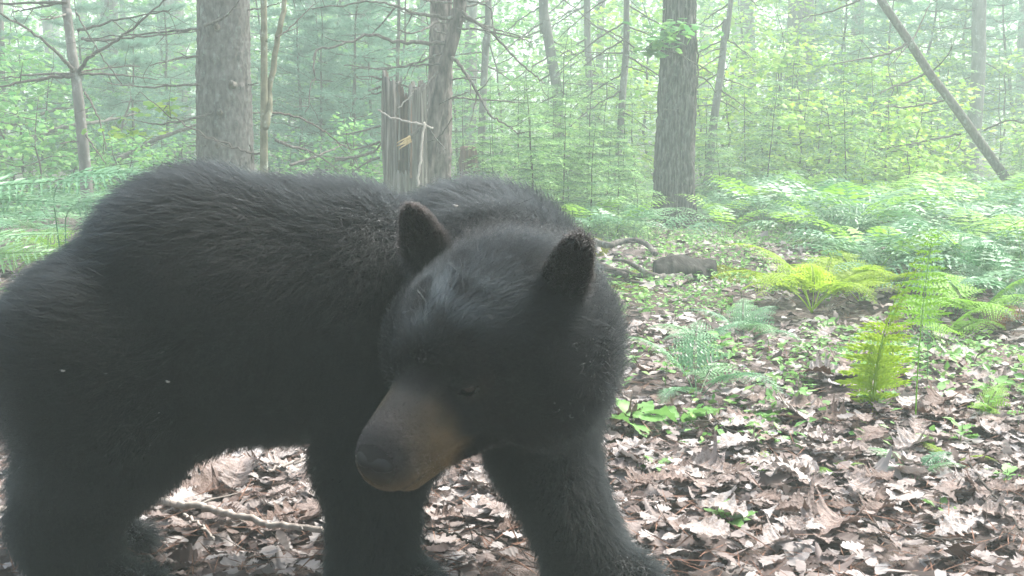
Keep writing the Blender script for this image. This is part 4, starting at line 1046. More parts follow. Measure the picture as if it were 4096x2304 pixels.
def build_litter():
    rs = np.random.RandomState(42)
    bands = [(1.6, 3.2, 1700, .060), (3.2, 5.0, 560, .066), (5.0, 8.0, 230, .075), (8.0, 14.0, 40, .10)]
    X, Y, S, Lz = [], [], [], []
    for y0, y1, dens, size in bands:
        hw = .56 * y1 + .3
        n = int(dens * 2 * hw * (y1 - y0))
        x, y = rs.uniform(-hw, hw, n), rs.uniform(y0, y1, n)
        k = (abs(x) < .56 * y + .3) & ~((np.abs(x - .15) < .25) & (y < 1.98))
        X.append(x[k]); Y.append(y[k]); S.append(size * rs.uniform(.35, 1.0, k.sum()) * np.where(rs.rand(k.sum()) < .20, 1.9, 1.0)); 
    X, Y, S = np.concatenate(X), np.concatenate(Y), np.concatenate(S)
    n = len(X)
    lift = rs.rand(n) ** 1.3 * .04
    tilt = rs.normal(size=n) * .11 + (rs.rand(n) < .04) * rs.normal(size=n) * .6; roll = rs.normal(size=n) * .15 + (rs.rand(n) < .04) * rs.normal(size=n) * .6
    yaw = rs.uniform(0, 6.283, n)
    kind = rs.randint(0, len(LEAVES), n)
    Z = ground_z(X, Y) + .008 + lift + np.abs(np.sin(tilt)) * S * .3
    # the leaves that show largest: on top of the litter, in the open, nearest
    u = 512 + X / Y * F_PX
    open_ = ((u > 600) | ((u > 150) & (u < 320)) | ((u > 415) & (u < 520)) | (u < 30)) & (u > -5) & (u < 1029) & (Y > 2.02) & ~((np.abs(X - .17) < .16) & (Y < 2.15))
    score = np.where(open_ & (lift > .022) & (np.abs(tilt) < .45) & (np.abs(roll) < .5), S / Y, 0)
    top = np.argsort(-score)[:290]
    R = rot_matrix(yaw, tilt, roll)
    meshes = []
    for V, Q in FINE:
        mb = MB(); mb.add(V, None, Q); meshes.append(mb.mesh('dead_leaf', M['litter_one'], True))
    from mathutils import Matrix
    single = np.zeros(n, bool); single[top] = True
    for i in top:
        o = obj('dead_leaf', meshes[kind[i]], GROUND)
        s = min(float(S[i]) * 1.5, .135)
        o.matrix_local = Matrix.Translation((X[i], Y[i], Z[i] + .008)) @ Matrix(R[i].tolist()).to_4x4() @ Matrix.Scale(s, 4)
    mb = MB()
    near = (Y > 1.9) & (Y < 3.6)
    for k, (V, Q) in list(enumerate(LEAVES)) + list(enumerate(MID)):
        idx = np.nonzero((kind == k) & ~single & (near if len(V) == len(MID[k][0]) else ~near))[0]
        v = np.einsum('nij,vj->nvi', R[idx], V) * S[idx, None, None] + np.stack([X, Y, Z], -1)[idx][:, None]
        q = (np.arange(len(idx)) * len(V))[:, None, None] + Q[None]
        mb.add(v.reshape(-1, 3), None, q.reshape(-1, 4))
    tag(obj('leaf_litter', mb.mesh('leaf_litter', M['litter'], True), GROUND), 'layer of brown and bleached dead leaves', kind='stuff')
    # needles and crumbs of twig between the leaves
    n = 9000
    Y = 1.7 + 4.5 * rs.rand(n) ** 1.5; X = rs.uniform(-1, 1, n) * (.56 * Y + .2)
    d = np.stack([np.cos(yaw[:n]), np.sin(yaw[:n]), rs.normal(size=n) * .25], -1)
    ln = rs.uniform(.03, .11, n)
    mb = MB()
    P = np.stack([X, Y, ground_z(X, Y) + .02 + .03 * rs.rand(n)], -1)
    leaf_cloud(mb, P, d, np.array([0, 0, 1.]) + rs.normal(size=(n, 3)) * .4, np.stack([ln, ln * .035 + .002, ln * .1], 1), 'rhomb')
    tag(obj('needle_litter', mb.mesh('needle_litter', bark_mat('needle_litter', [(.3, (.13, .06, .04)), (.6, (.30, .18, .13)), (.8, (.45, .36, .31))], 1, 9, .1)), GROUND), 'red brown pine needles and twig crumbs', kind='stuff')
build_litter()

# ---------------------------------------------------------------- sticks on the ground, log, moss
def ground_stick(name, label, path, w0, w1, mat, lift=.062, twigs=0, seed=0, group=None):
    P = []
    for u, v in path:
        x, y = ground_at(u, v) * (1 - lift / CAM_H); P.append(np.array([x, y, float(ground_z(x, y)) + lift]))
    base = P[0]
    root = obj(name, None, loc=base); tag(root, label, 'stick', group)
    C = catmull([p - base for p in P], 7 * len(P))
    r = np.random.RandomState(seed); C[1:] += r.normal(size=(len(C) - 1, 3)) * .0022
    R = np.linspace(w0, w1, len(C)) * .5
    mb = MB(); tube(mb, C, R, 9, jitter=.10, seed=seed)
    obj('shaft', mb.mesh('shaft', mat, True), root)
    for q in range(twigs):
        i = r.randint(2, len(C) - 1); dr = unit(unit(C[-1] - C[0]) + r.normal(size=3) * (.6, .6, .2))
        mb = MB(); tube(mb, wiggle(C[i], C[i] + dr * r.uniform(.06, .2), 5, .08, seed * 9 + q), np.linspace(R[i] * .5, .0008, 5), 5)
        obj('twig', mb.mesh('twig', mat, True), root)
for q, (lab, path, w0, w1, m) in enumerate([
    ('long bleached branch lying under the bear between hind and fore feet', [(140, 499), (170, 503), (200, 507), (235, 515), (275, 524), (322, 531)], .016, .012, 'stick'),
    ('short pale stick beside the bear\'s hind paw', [(-12, 489), (8, 487), (28, 482)], .012, .010, 'stick'),
    ('pale curved stick lying nearer than the short one by the hind paw', [(-10, 512), (10, 506), (30, 496)], .010, .008, 'stick'),
    ('thin red brown twig crossing beside the long bleached branch', [(184, 514), (200, 525), (215, 540)], .006, .005, 'stick'),
    ('thin pale twig on the litter beneath the bear\'s belly', [(268, 470), (290, 464), (314, 459)], .007, .005, 'stick'),
    ('dark forked twig lying between the bear\'s forefeet', [(424, 525), (440, 531), (454, 535), (470, 542), (482, 547)], .006, .004, 'twig'),
    ('thin dark twig lying beyond the forked one', [(473, 530), (490, 538), (515, 545), (545, 552)], .004, .003, 'twig'),
    ('long thin dark twig lying across bleached leaves', [(868, 522), (890, 533), (920, 537), (963, 540)], .006, .004, 'twig'),
    ('slanting dark twig lying out past the low green fern', [(968, 462), (985, 485), (1003, 507), (1022, 530)], .006, .004, 'twig'),
    ('short black twig at the edge of the withered fern', [(975, 401), (990, 399), (1003, 393)], .010, .006, 'twig'),
    ('pale straw coloured stalk among the bed edge ferns', [(937, 340), (941, 352), (945, 364)], .008, .006, 'stick'),
    ('thin twig angling past the broad leaved seedling', [(704, 405), (716, 420), (724, 428), (748, 438)], .006, .004, 'twig')]):
    ground_stick('fallen_stick', lab, path, w0, w1, M[m], twigs=3 if q in (0, 5, 7, 8) else 1, seed=q + 20)
ground_stick('fallen_branch', 'crooked dark branch lying beside the mossy clump', [(578, 271), (600, 272), (614, 276), (626, 281)], .05, .03, M['twig'], .08, 4, 61)
ground_stick('fallen_branch', 'thin dark branch lying beyond the mossy ground', [(590, 281), (605, 284), (625, 286), (650, 290)], .03, .015, M['twig'], .05, 3, 62)
ground_stick('fallen_branch', 'grey root like branch arching over to the rotten log', [(595, 252), (608, 256), (620, 254), (636, 254), (648, 258), (655, 263)], .045, .03, M['dead_wood'], .10, 4, 63)
ground_stick('fallen_branch', 'short dark branch stub on the moss near the bear\'s cheek', [(584, 308), (592, 303), (598, 298)], .025, .012, M['twig'], .05, 1, 64)
ground_stick('fallen_branch', 'thin dark twig fallen behind the bear\'s cheek', [(590, 321), (600, 323), (612, 327)], .018, .01, M['twig'], .05, 1, 65)

def build_log():
    xa, ya = ground_at(655, 290); xb, yb = ground_at(716, 285)
    base = np.array([xa, ya, float(ground_z(xa, ya))])
    root = obj('rotten_log', None, loc=base); tag(root, 'dark rotten log half buried on the leafy mound', 'log')
    e = np.array([xb, yb, float(ground_z(xb, yb))]) - base
    n, m = 26, 30
    th = np.arange(n) * 2 * math.pi / n
    V = []
    for k in range(m):
        s = k / (m - 1)
        c = e * s + np.array([0, .05, .04])
        R = .11 * (1 - .45 * s ** 3) * (.75 + .5 * min(1, s * 4)) * (1 + .30 * fbm(np.stack([np.cos(th) * 1.6, np.sin(th) * 1.6, np.full(n, s * 4)], -1), 6, 3))
        V.append(np.stack([c[0] + 0 * th, c[1] + R * np.cos(th), c[2] + R * np.sin(th) * .85], -1))
    V = np.array(V)
    i, j = np.meshgrid(np.arange(m - 1), np.arange(n), indexing='ij'); k = (j + 1) % n
    mb = MB()
    V2 = np.concatenate([V.reshape(-1, 3), V[0].mean(0)[None], V[-1].mean(0)[None]]); jj = np.arange(n); kk = (jj + 1) % n
    mb.add(V2, np.concatenate([np.stack([jj, kk, np.full(n, m * n)], -1), np.stack([(m - 1) * n + kk, (m - 1) * n + jj, np.full(n, m * n + 1)], -1)]), np.stack([i * n + j, (i + 1) * n + j, (i + 1) * n + k, i * n + k], -1).reshape(-1, 4))
    obj('bole', mb.mesh('bole', M['log'], True), root)
    for q in range(5):
        mb = MB(); a = np.array([.05 * q, -.05, .05]); tube(mb, wiggle(a, a + (-.25 - .1 * q, -.10 + .05 * q, .10 - .05 * q), 7, .08, q), np.linspace(.022, .008, 7), 6)
        obj('root', mb.mesh('root', M['dead_wood'], True), root)
build_log()

def moss(label, u, v, rx, ry, h, seed):
    x, y = ground_at(u, v); rs = np.random.RandomState(seed)
    n = 1500
    a = rs.uniform(0, 6.283, n); q = np.sqrt(rs.rand(n))
    px, py = np.cos(a) * q * rx, np.sin(a) * q * ry
    wob = 1 + .4 * vnoise(np.stack([px * 14, py * 14], -1), seed)
    pz = h * np.clip(1 - q ** 2, 0, 1) * wob + ground_z(x + px, y + py) - ground_z(x, y)
    root = obj('moss_clump', None, loc=(x, y, float(ground_z(x, y)))); tag(root, label, 'moss')
    mb = MB(); g = np.linspace(0, 1, 7); A = np.arange(20) * 2 * math.pi / 20
    G, AA = np.meshgrid(g, A, indexing='ij')
    V = np.stack([np.cos(AA) * G * rx, np.sin(AA) * G * ry, h * .95 * (1 - G ** 2) - .01], -1)
    i, j = np.meshgrid(np.arange(6), np.arange(20), indexing='ij'); k = (j + 1) % 20
    mb.add(V, None, np.stack([i * 20 + j, (i + 1) * 20 + j, (i + 1) * 20 + k, i * 20 + k], -1).reshape(-1, 4))
    obj('cushion', mb.mesh('cushion', M['moss'], True), root)
    mb = MB(); leaf_cloud(mb, np.stack([px, py, pz], -1), rs.normal(size=(n, 3)) * (.6, .6, .3) + (0, 0, .8), rs.normal(size=(n, 3)), rs.uniform(.01, .025, n), 'rhomb')
    tag(obj('tufts', mb.mesh('tufts', M['moss']), root), kind='stuff')
moss('bright olive moss cushion just behind the bear\'s ear', 592, 266, .12, .10, .09, 1)
moss('low spread of yellow green moss on the ground by the crooked branch', 618, 292, .22, .22, .03, 2)
moss('small flat moss patch past the low spread of moss', 640, 285, .12, .16, .03, 3)
moss('mossy hump at the edge of the leafy mound', 722, 284, .25, .14, .06, 4)

# ---------------------------------------------------------------- the bear
HC = W(482, 338, 1.63)                                # middle of the skull
HF = unit((-0.52, -0.74, -0.42))                      # where the nose points
HL = unit(np.array([0.82, -0.56, -0.16]) - HF * np.dot(np.array([0.82, -0.56, -0.16]), HF))   # the bear's left
HU = np.cross(HF, HL)
HR = np.stack([HF, HL, HU])                           # rows: head axes
def hp(f, l, u): return HC + f * HF + l * HL + u * HU

def smin(a, b, k):
    h = np.clip(0.5 + 0.5 * (b - a) / k, 0, 1)
    return b * (1 - h) + a * h - k * h * (1 - h)

def cone(p, a, b, ra, rb):
    a, b = np.asarray(a), np.asarray(b)
    ab = b - a
    h = np.clip(((p - a) @ ab) / (ab @ ab), 0, 1)
    return np.linalg.norm(p - a - h[..., None] * ab, axis=-1) - (ra + (rb - ra) * h)

def ell(p, c, r, R=None):
    q = p - np.asarray(c)
    if R is not None: q = q @ np.asarray(R).T
    r = np.asarray(r)
    k0 = np.linalg.norm(q / r, axis=-1); k1 = np.linalg.norm(q / r ** 2, axis=-1) + 1e-9
    return k0 * (k0 - 1) / k1

def on_ground(x, y, z): return np.array([x, y, z])
PAWS = {'hind_near': (-0.725, 1.78), 'hind_far': (-0.82, 2.0), 'fore_near': (-0.235, 1.80), 'fore_far': (0.135, 1.84)}

def body_sdf(p):
    # trunk
    d = ell(p, W(120, 370, 1.90), (0.182, 0.172, 0.160))                # rump
    d = smin(d, ell(p, W(208, 306, 1.91), (0.205, 0.19, 0.214)), 0.08)   # loin
    d = smin(d, ell(p, W(330, 312, 1.94), (0.24, 0.185, 0.205)), 0.08)  # ribs
    d = smin(d, ell(p, W(472, 300, 2.00), (0.165, 0.165, 0.172)), 0.06) # shoulder hump
    d = smin(d, ell(p, W(525, 350, 1.97), (0.10, 0.13, 0.16)), 0.06)   # breast
    # hind legs
    for hy, (px, py), du in ((1.81, PAWS['hind_near'], 0), (2.00, PAWS['hind_far'], 2)):
        hip = W(100 + du, 360, hy); knee = W(104 + du, 440, hy - 0.02); hock = np.array([px - 0.03, py + 0.01, 0.17])
        d = smin(d, cone(p, hip, knee, 0.145, 0.098), 0.06)
        d = smin(d, cone(p, knee, hock, 0.098, 0.066), 0.05)
        d = smin(d, cone(p, hock, (px, py, 0.055), 0.064, 0.055), 0.03)
        d = smin(d, cone(p, (px, py, 0.045), (px + 0.10, py - 0.01, 0.038), 0.055, 0.042), 0.03)
    # fore legs
    px, py = PAWS['fore_near']
    d = smin(d, cone(p, W(415, 375, 1.86), W(372, 462, 1.82), 0.115, 0.080), 0.06)
    d = smin(d, cone(p, W(372, 462, 1.82), (px, py, 0.10), 0.072, 0.058), 0.03)
    d = smin(d, cone(p, (px, py, 0.06), (px + 0.07, py - 0.03, 0.042), 0.062, 0.05), 0.03)
    px, py = PAWS['fore_far']
    d = smin(d, cone(p, W(532, 380, 1.97), W(541, 450, 1.93), 0.115, 0.075), 0.06)
    d = smin(d, cone(p, W(541, 450, 1.93), (px - 0.01, py, 0.10), 0.073, 0.056), 0.03)
    d = smin(d, cone(p, (px, py, 0.06), (px + 0.07, py - 0.04, 0.042), 0.06, 0.048), 0.03)
    # neck
    d = smin(d, cone(p, W(485, 300, 1.93), hp(-0.06, 0.02, -0.02), 0.165, 0.130), 0.07)
    # head
    h = ell(p, HC, (0.130, 0.110, 0.104), HR)
    h = smin(h, ell(p, hp(0.050, 0, 0.036), (0.088, 0.080, 0.062), HR), 0.025)
    h = smin(h, cone(p, hp(0.10, 0, 0.004), hp(0.226, 0, -0.016), 0.036, 0.027), 0.02)   # bridge of the nose       # forehead
    for s in (-1, 1):
        h = smin(h, ell(p, hp(-0.005, s * 0.086, -0.045), (0.085, 0.064, 0.080), HR), 0.04)   # cheek
        h = smin(h, ell(p, hp(0.106, s * 0.046, 0.030), (0.036, 0.028, 0.020), HR), 0.018)     # brow
    h = smin(h, cone(p, hp(0.085, 0, -0.030), hp(0.240, 0, -0.038), 0.072, 0.046), 0.035)     # muzzle
    h = smin(h, cone(p, hp(0.06, 0, -0.085), hp(0.215, 0, -0.082), 0.055, 0.030), 0.018)      # lower jaw
    h = smin(h, ell(p, hp(0.262, 0, -0.032), (0.020, 0.033, 0.028), HR), 0.012)
    for s in (-1, 1):                                                            # mouth line and eye hollows
        h = -smin(-h, cone(p, hp(0.13, s * 0.070, -0.094), hp(0.25, s * 0.038, -0.072), 0.006, 0.005), 0.008)
        h = -smin(-h, ell(p, hp(0.122, s * 0.050, 0.012), (0.018, 0.015, 0.012), HR), 0.012)
    d = smin(d, h, 0.055)
    # ears: cupped shells
    for s in (-1, 1):
        ax_u = unit(HU * 0.90 + HL * s * 0.36 - HF * 0.12)
        ax_f = unit(HF * 0.80 + HL * (0.40 if s > 0 else 0.22)); ax_f = unit(ax_f - ax_u * (ax_f @ ax_u))
        R = np.stack([ax_f, np.cross(ax_u, ax_f), ax_u])
        c = hp(-0.055, s * 0.118, 0.090) + ax_u * (0.034 if s > 0 else 0.026)
        e = ell(p, c, (0.020, 0.031 if s > 0 else 0.034, 0.058), R)
        e = -smin(-e, ell(p, c + ax_f * 0.022 + ax_u * 0.004, (0.011, 0.019, 0.040), R), 0.010)
        d = smin(d, e, 0.018)
    return d

def surface_nets(fn, lo, hi, h):
    n = np.ceil((np.asarray(hi) - lo) / h).astype(int) + 1
    ax = [lo[k] + h * np.arange(n[k]) for k in range(3)]
    S = np.empty(n)
    for i in range(0, n[0], 16):
        g = np.stack(np.meshgrid(ax[0][i:i + 16], ax[1], ax[2], indexing='ij'), -1)
        S[i:i + 16] = fn(g.reshape(-1, 3)).reshape(g.shape[:3])
    neg = S < 0
    m = n - 1
    cnt = np.zeros(m); acc = np.zeros((*m, 3))
    corner = lambda A, o: A[o[0]:o[0] + m[0], o[1]:o[1] + m[1], o[2]:o[2] + m[2]]
    for k in range(3):
        for a in (0, 1):
            for b in (0, 1):
                o0 = [0, 0, 0]; o0[(k + 1) % 3] = a; o0[(k + 2) % 3] = b
                o1 = list(o0); o1[k] = 1
                s0, s1 = corner(S, o0), corner(S, o1)
                x = corner(neg, o0) != corner(neg, o1)
                t = np.where(x, s0 / np.where(x, s0 - s1, 1), 0)
                for q in range(3):
                    acc[..., q] += x * (o0[q] + (t if q == k else 0))
                cnt += x
    act = cnt > 0
    idx = np.full(m, -1); idx[act] = np.arange(act.sum())
    g = np.stack(np.nonzero(act), -1)
    V = np.asarray(lo) + h * (g + acc[act] / cnt[act][:, None])
    Q = []
    for k in range(3):
        sl0 = [slice(1, m[q]) for q in range(3)]; sl0[k] = slice(0, m[k])
        sl1 = list(sl0); sl1[k] = slice(1, m[k] + 1)
        e = neg[tuple(sl0)] != neg[tuple(sl1)]
        flip = neg[tuple(sl0)][e]
        P = np.stack(np.nonzero(e), -1)
        for q in range(3):
            if q != k: P[:, q] += 1
        a, b = (k + 1) % 3, (k + 2) % 3
        ofs = []
        for da, db in ((0, 0), (1, 0), (1, 1), (0, 1)):
            R = P.copy(); R[:, a] -= da; R[:, b] -= db
            ofs.append(idx[R[:, 0], R[:, 1], R[:, 2]])
        q4 = np.stack(ofs, -1)
        q4[~flip] = q4[~flip][:, ::-1]
        Q.append(q4)
    return V, np.concatenate(Q)

def sdf_normal(fn, p, e=0.003):
    g = np.stack([fn(p + e * np.eye(3)[k]) - fn(p - e * np.eye(3)[k]) for k in range(3)], -1)
    return g / (np.linalg.norm(g, axis=1, keepdims=True) + 1e-9)

def hair_mat():
    m, nt, out = new_mat('bear_fur')
    a = nt.nodes.new('ShaderNodeAttribute'); a.attribute_name = 'tint'; a.attribute_type = 'GEOMETRY'
    h = nt.nodes.new('ShaderNodeBsdfHairPrincipled')
    h.parametrization = 'COLOR'
    h.inputs['Roughness'].default_value = 0.5
    h.inputs['IOR'].default_value = 1.25
    h.inputs['Radial Roughness'].default_value = 0.45
    h.inputs['Random Roughness'].default_value = 0.2 if 'Random Roughness' in h.inputs else 0
    nt.links.new(a.outputs['Color'], h.inputs['Color'])
    nt.links.new(h.outputs[0], out.inputs[0])
    return m

def coat_colour(P, r):
    L = (P - HC) @ HR.T
    n = len(P)
    L = L + 0.0
    headm = np.clip((1.35 - np.linalg.norm(L / (0.20, 0.15, 0.15), axis=1)) / 0.45, 0, 1)
    face = np.clip((L[:, 0] - 0.05) / 0.07, 0, 1) * headm
    ear = np.zeros(n)
    for sg in (-1, 1):
        ear = np.maximum(ear, np.clip(1.7 - np.linalg.norm(P - hp(-0.060, sg * 0.132, 0.132), axis=1) / 0.045, 0, 1))
    col = np.tile([0.0020, 0.0025, 0.0028], (n, 1)) * np.exp(r.normal(size=n) * 0.5)[:, None]
    col = col * (0.7 + 0.6 * np.clip(0.5 + 0.9 * fbm(P * 9, 51, 3), 0, 1)[:, None])
    # tan muzzle: greyer along the bridge, ochre on the sides and lips, dusky towards the nose
    side = np.clip((np.abs(L[:, 1]) - 0.018) / 0.035, 0, 1)[:, None]
    low = np.clip((-0.02 - L[:, 2]) / 0.04, 0, 1)[:, None]
    ochre = np.maximum(side * 0.7, low)
    tan = np.array([0.040, 0.035, 0.030]) * (1 - ochre) + np.array([0.085, 0.056, 0.024]) * ochre
    tan = tan * (0.95 + 0.25 * vnoise(P * 40, 61)[:, None])
    dusk = np.clip((L[:, 0] - 0.200 + 0.02 * vnoise(P * 30, 64)) / 0.05, 0, 1)[:, None] * (1 - 0.75 * low)
    tan = tan * (1 - dusk) + np.array([0.018, 0.016, 0.016]) * dusk
    inm = ((np.abs(L[:, 1]) < 0.10) & (L[:, 2] < 0.06) & (L[:, 2] > -0.14))
    mw = np.clip((L[:, 0] - 0.160 + 0.022 * low[:, 0] + 0.012 * vnoise(P * 45, 62)) / 0.03, 0, 1)[:, None] * inm[:, None]
    col = col * (1 - mw) + tan * mw
    fw = (face * 0.7 * (1 - mw[:, 0]) * np.clip(0.4 + vnoise(P * 30, 63), 0, 1))[:, None]
    col = col * (1 - fw) + np.array([0.010, 0.008, 0.007]) * fw
    # dark lip line, brown eye rims
    md = np.minimum(*[np.abs(cone(P, hp(0.13, sg * 0.070, -0.094), hp(0.25, sg * 0.038, -0.072), 0.006, 0.005)) for sg in (-1, 1)])
    lw = np.clip(1.6 - md / 0.0045, 0, 1)[:, None]
    col = col * (1 - lw) + np.array([0.006, 0.005, 0.005]) * lw
    ed = np.minimum(*[np.linalg.norm(P - hp(0.120, sg * 0.050, 0.012), axis=1) for sg in (-1, 1)])
    rw = (np.clip(1.3 - np.abs(ed - 0.021) / 0.008, 0, 1) * 0.7)[:, None]
    col = col * (1 - rw) + np.array([0.012, 0.009, 0.007]) * rw
    # sky sheen on the forehead, painted in as paler bluish hair
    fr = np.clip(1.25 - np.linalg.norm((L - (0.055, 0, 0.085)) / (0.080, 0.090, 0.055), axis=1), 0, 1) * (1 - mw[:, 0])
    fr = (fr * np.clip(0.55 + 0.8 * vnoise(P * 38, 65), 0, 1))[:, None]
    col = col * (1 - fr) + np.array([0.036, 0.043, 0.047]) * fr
    ew = (np.clip(ear, 0, 1) * 0.6)[:, None]
    return col * (1 - ew) + np.array([0.012, 0.009, 0.008]) * ew

def skin_mat():
    m, nt, out = new_mat('bear_skin')
    a = nt.nodes.new('ShaderNodeAttribute'); a.attribute_name = 'tint'
    n = noise(nt, 160, 3, coords(nt))
    p = nt.nodes.new('ShaderNodeBsdfPrincipled'); p.inputs['Roughness'].default_value = 0.8; p.inputs['Specular IOR Level'].default_value = 0.1
    nt.links.new(mixc(nt, n, mixc(nt, 1.0, a.outputs['Color'], (0.6, 0.6, 0.6), 'MULTIPLY'), a.outputs['Color']), p.inputs['Base Color'])
    nt.links.new(p.outputs[0], out.inputs[0])
    return m

def build_bear():
    root = obj('black_bear', None, loc=(-0.35, 1.9, 0))
    tag(root, 'large black bear with tan muzzle standing on leaf litter, head turned and lowered', 'bear')
    inv = -np.array(root.location)
    V, Q = surface_nets(body_sdf, np.array([-1.15, 1.12, -0.03]), np.array([0.42, 2.32, 0.86]), 0.009)
    n = sdf_normal(body_sdf, V); V = V - n * body_sdf(V)[:, None] * 0.8
    mb = MB(); mb.add(V + inv, None, Q)
    me = mb.mesh('bear_body', skin_mat(), True)
    ca = me.attributes.new('tint', 'FLOAT_COLOR', 'POINT')
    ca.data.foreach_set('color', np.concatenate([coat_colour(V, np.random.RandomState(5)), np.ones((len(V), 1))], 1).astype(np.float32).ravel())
    obj('body', me, root)
    # ---- fur
    tri = np.concatenate([Q[:, [0, 1, 2]], Q[:, [0, 2, 3]]])
    A, B, C = V[tri[:, 0]], V[tri[:, 1]], V[tri[:, 2]]
    area = 0.5 * np.linalg.norm(np.cross(B - A, C - A), axis=1)
    cen = (A + B + C) / 3
    hl = (cen - HC) @ HR.T
    headw = np.clip(1.6 - np.linalg.norm(hl / (0.19, 0.15, 0.16), axis=1), 0, 1)
    wt = area * (1 + 2.0 * headw + 4.0 * (hl[:, 0] > 0.11) * (np.linalg.norm(hl, axis=1) < 0.33)) * np.where(cen[:, 2] < 0.03, 0.2, 1)
    wt *= np.where(cen[:, 1] > 2.02, 0.5, 1)
    N = 400000
    r = np.random.RandomState(3)
    f = r.choice(len(tri), N, p=wt / wt.sum())
    s, t = r.rand(N), r.rand(N); sw = s + t > 1; s[sw] = 1 - s[sw]; t[sw] = 1 - t[sw]
    P = A[f] + s[:, None] * (B - A)[f] + t[:, None] * (C - A)[f]
    Nn = sdf_normal(body_sdf, P, 0.006)
    L = (P - HC) @ HR.T                                       # head-local coordinates
    hd = np.linalg.norm(L / (0.20, 0.15, 0.15), axis=1)
    head = np.clip((1.35 - hd) / 0.45, 0, 1)
    head = head * head * (3 - 2 * head)
    muz = np.clip((L[:, 0] - 0.118) / 0.05, 0, 1) * (np.abs(L[:, 1]) < 0.09) * (L[:, 2] < 0.05)
    face = np.clip((L[:, 0] - 0.05) / 0.07, 0, 1) * head
    ear = np.zeros(N)
    for sg in (-1, 1):
        c = hp(-0.060, sg * 0.132, 0.132)
        ear = np.maximum(ear, np.clip(1.7 - np.linalg.norm(P - c, axis=1) / 0.045, 0, 1))
    leg = np.clip((0.36 - P[:, 2]) / 0.12, 0, 1)
    noseskin = (np.linalg.norm((L - (0.268, 0, -0.028)) / (0.026, 0.036, 0.032), axis=1) < 1)
    ln = 0.062 * (1 - leg) + 0.040 * leg
    ln = ln * (1 - head) + 0.042 * head
    ln = ln * (1 - face) + 0.020 * face
    ln = ln * (1 - ear) + 0.010 * ear
    ln = ln * (1 - muz) + 0.0075 * muz
    eyeb = np.minimum(*[np.linalg.norm(P - hp(0.120, sg * 0.050, 0.012), axis=1) for sg in (-1, 1)])
    ln *= np.clip(0.25 + (eyeb - 0.014) / 0.045, 0.25, 1)
    ruff = np.clip(1.3 - np.linalg.norm((L - (-0.05, 0, -0.05)) / (0.09, 0.17, 0.12), axis=1), 0, 1) * (np.abs(L[:, 1]) > 0.05)
    ln *= 1 + 0.7 * ruff
    ln *= r.uniform(0.65, 1.2, N)
    ln *= 1 + 0.18 * vnoise(P * 14, 4)
    dirb = np.tile(unit((-1.0, 0.0, -0.42)), (N, 1))
    dirl = np.tile(unit((-0.22, 0, -1.0)), (N, 1))
    dirh = -HF * 1.0 - HU * 0.05 + L[:, 1:2] * HL * 5.0 + np.minimum(L[:, 2:3], 0) * HU * 4
    dire = HU * 1.0 + L[:, 1:2] * HL * 4
    neck = np.clip(1.6 - np.linalg.norm((P - W(500, 330, 1.85)) / (0.22, 0.25, 0.25), axis=1), 0, 1)[:, None]
    D = dirb * (1 - leg)[:, None] + dirl * leg[:, None]
    D = D * (1 - 0.6 * neck) + neck * 0.6 * np.array([-0.1, 0.45, -0.75])
    D = D * (1 - head)[:, None] + dirh * head[:, None]
    D = D * (1 - ear)[:, None] + dire * ear[:, None]
    big = np.stack([vnoise(P * 6, k) for k in (21, 22, 23)], -1)
    fine = np.stack([vnoise(P * 34, k) for k in (31, 32, 33)], -1)
    D = D + 0.32 * big + 0.18 * fine + r.normal(size=(N, 3)) * 0.28
    D -= Nn * np.sum(D * Nn, 1, keepdims=True)
    D /= np.linalg.norm(D, axis=1, keepdims=True) + 1e-9
    lift = 0.72 * (1 - head) + 0.55 * head
    lift = lift * (1 - muz) + 0.28 * muz
    lift = lift * (1 - 0.6 * ear)
    lift = lift * r.uniform(0.6, 1.35, N)
    K = 5
    ts = np.linspace(0, 1, K)
    pts = np.empty((N, K, 3)); pts[:, 0] = P - Nn * 0.002
    cur = P.copy()
    for k in range(1, K):
        a = lift * (1.35 - 0.75 * ts[k])
        d = D * np.cos(a)[:, None] + Nn * np.sin(a)[:, None]
        d[:, 2] -= 0.10 * ts[k] * (1 - muz)
        d += 0.10 * ts[k] * r.normal(size=(N, 3))
        cur = cur + d * (ln / (K - 1))[:, None]
        pts[:, k] = cur
    eyed = np.minimum(*[np.linalg.norm(P - hp(0.120, sg * 0.050, 0.012), axis=1) for sg in (-1, 1)])
    lipd = np.minimum(*[np.abs(cone(P, hp(0.13, sg * 0.070, -0.094), hp(0.25, sg * 0.038, -0.072), 0.006, 0.005)) for sg in (-1, 1)])
    keep = ~noseskin & (eyed > 0.0175) & (lipd > 0.003)
    pts, L2, muz2, face2, ear2, P2 = pts[keep], L[keep], muz[keep], face[keep], ear[keep], P[keep]
    n = len(pts)
    hc = bpy.data.hair_curves.new('bear_fur')
    hc.add_curves([K] * n)
    hc.attributes['position'].data.foreach_set('vector', (pts + inv).astype(np.float32).ravel())
    rad = np.tile(np.array([1.0, 0.95, 0.8, 0.55, 0.12]), (n, 1)) * (0.00048 * (1 - 0.25 * muz2) * r.uniform(0.7, 1.25, n))[:, None]
    ra = hc.attributes.get('radius') or hc.attributes.new('radius', 'FLOAT', 'POINT')
    ra.data.foreach_set('value', rad.astype(np.float32).ravel())
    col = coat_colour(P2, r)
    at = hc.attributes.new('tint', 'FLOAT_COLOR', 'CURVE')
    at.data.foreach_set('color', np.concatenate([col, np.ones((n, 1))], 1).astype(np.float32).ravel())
    hc.materials.append(hair_mat())
    obj('fur', hc, root)
    # ---- eyes, nose, claws
    eye_m = plain_mat('eye_dark', (0.006, 0.004, 0.003), 0.12, 0.5)
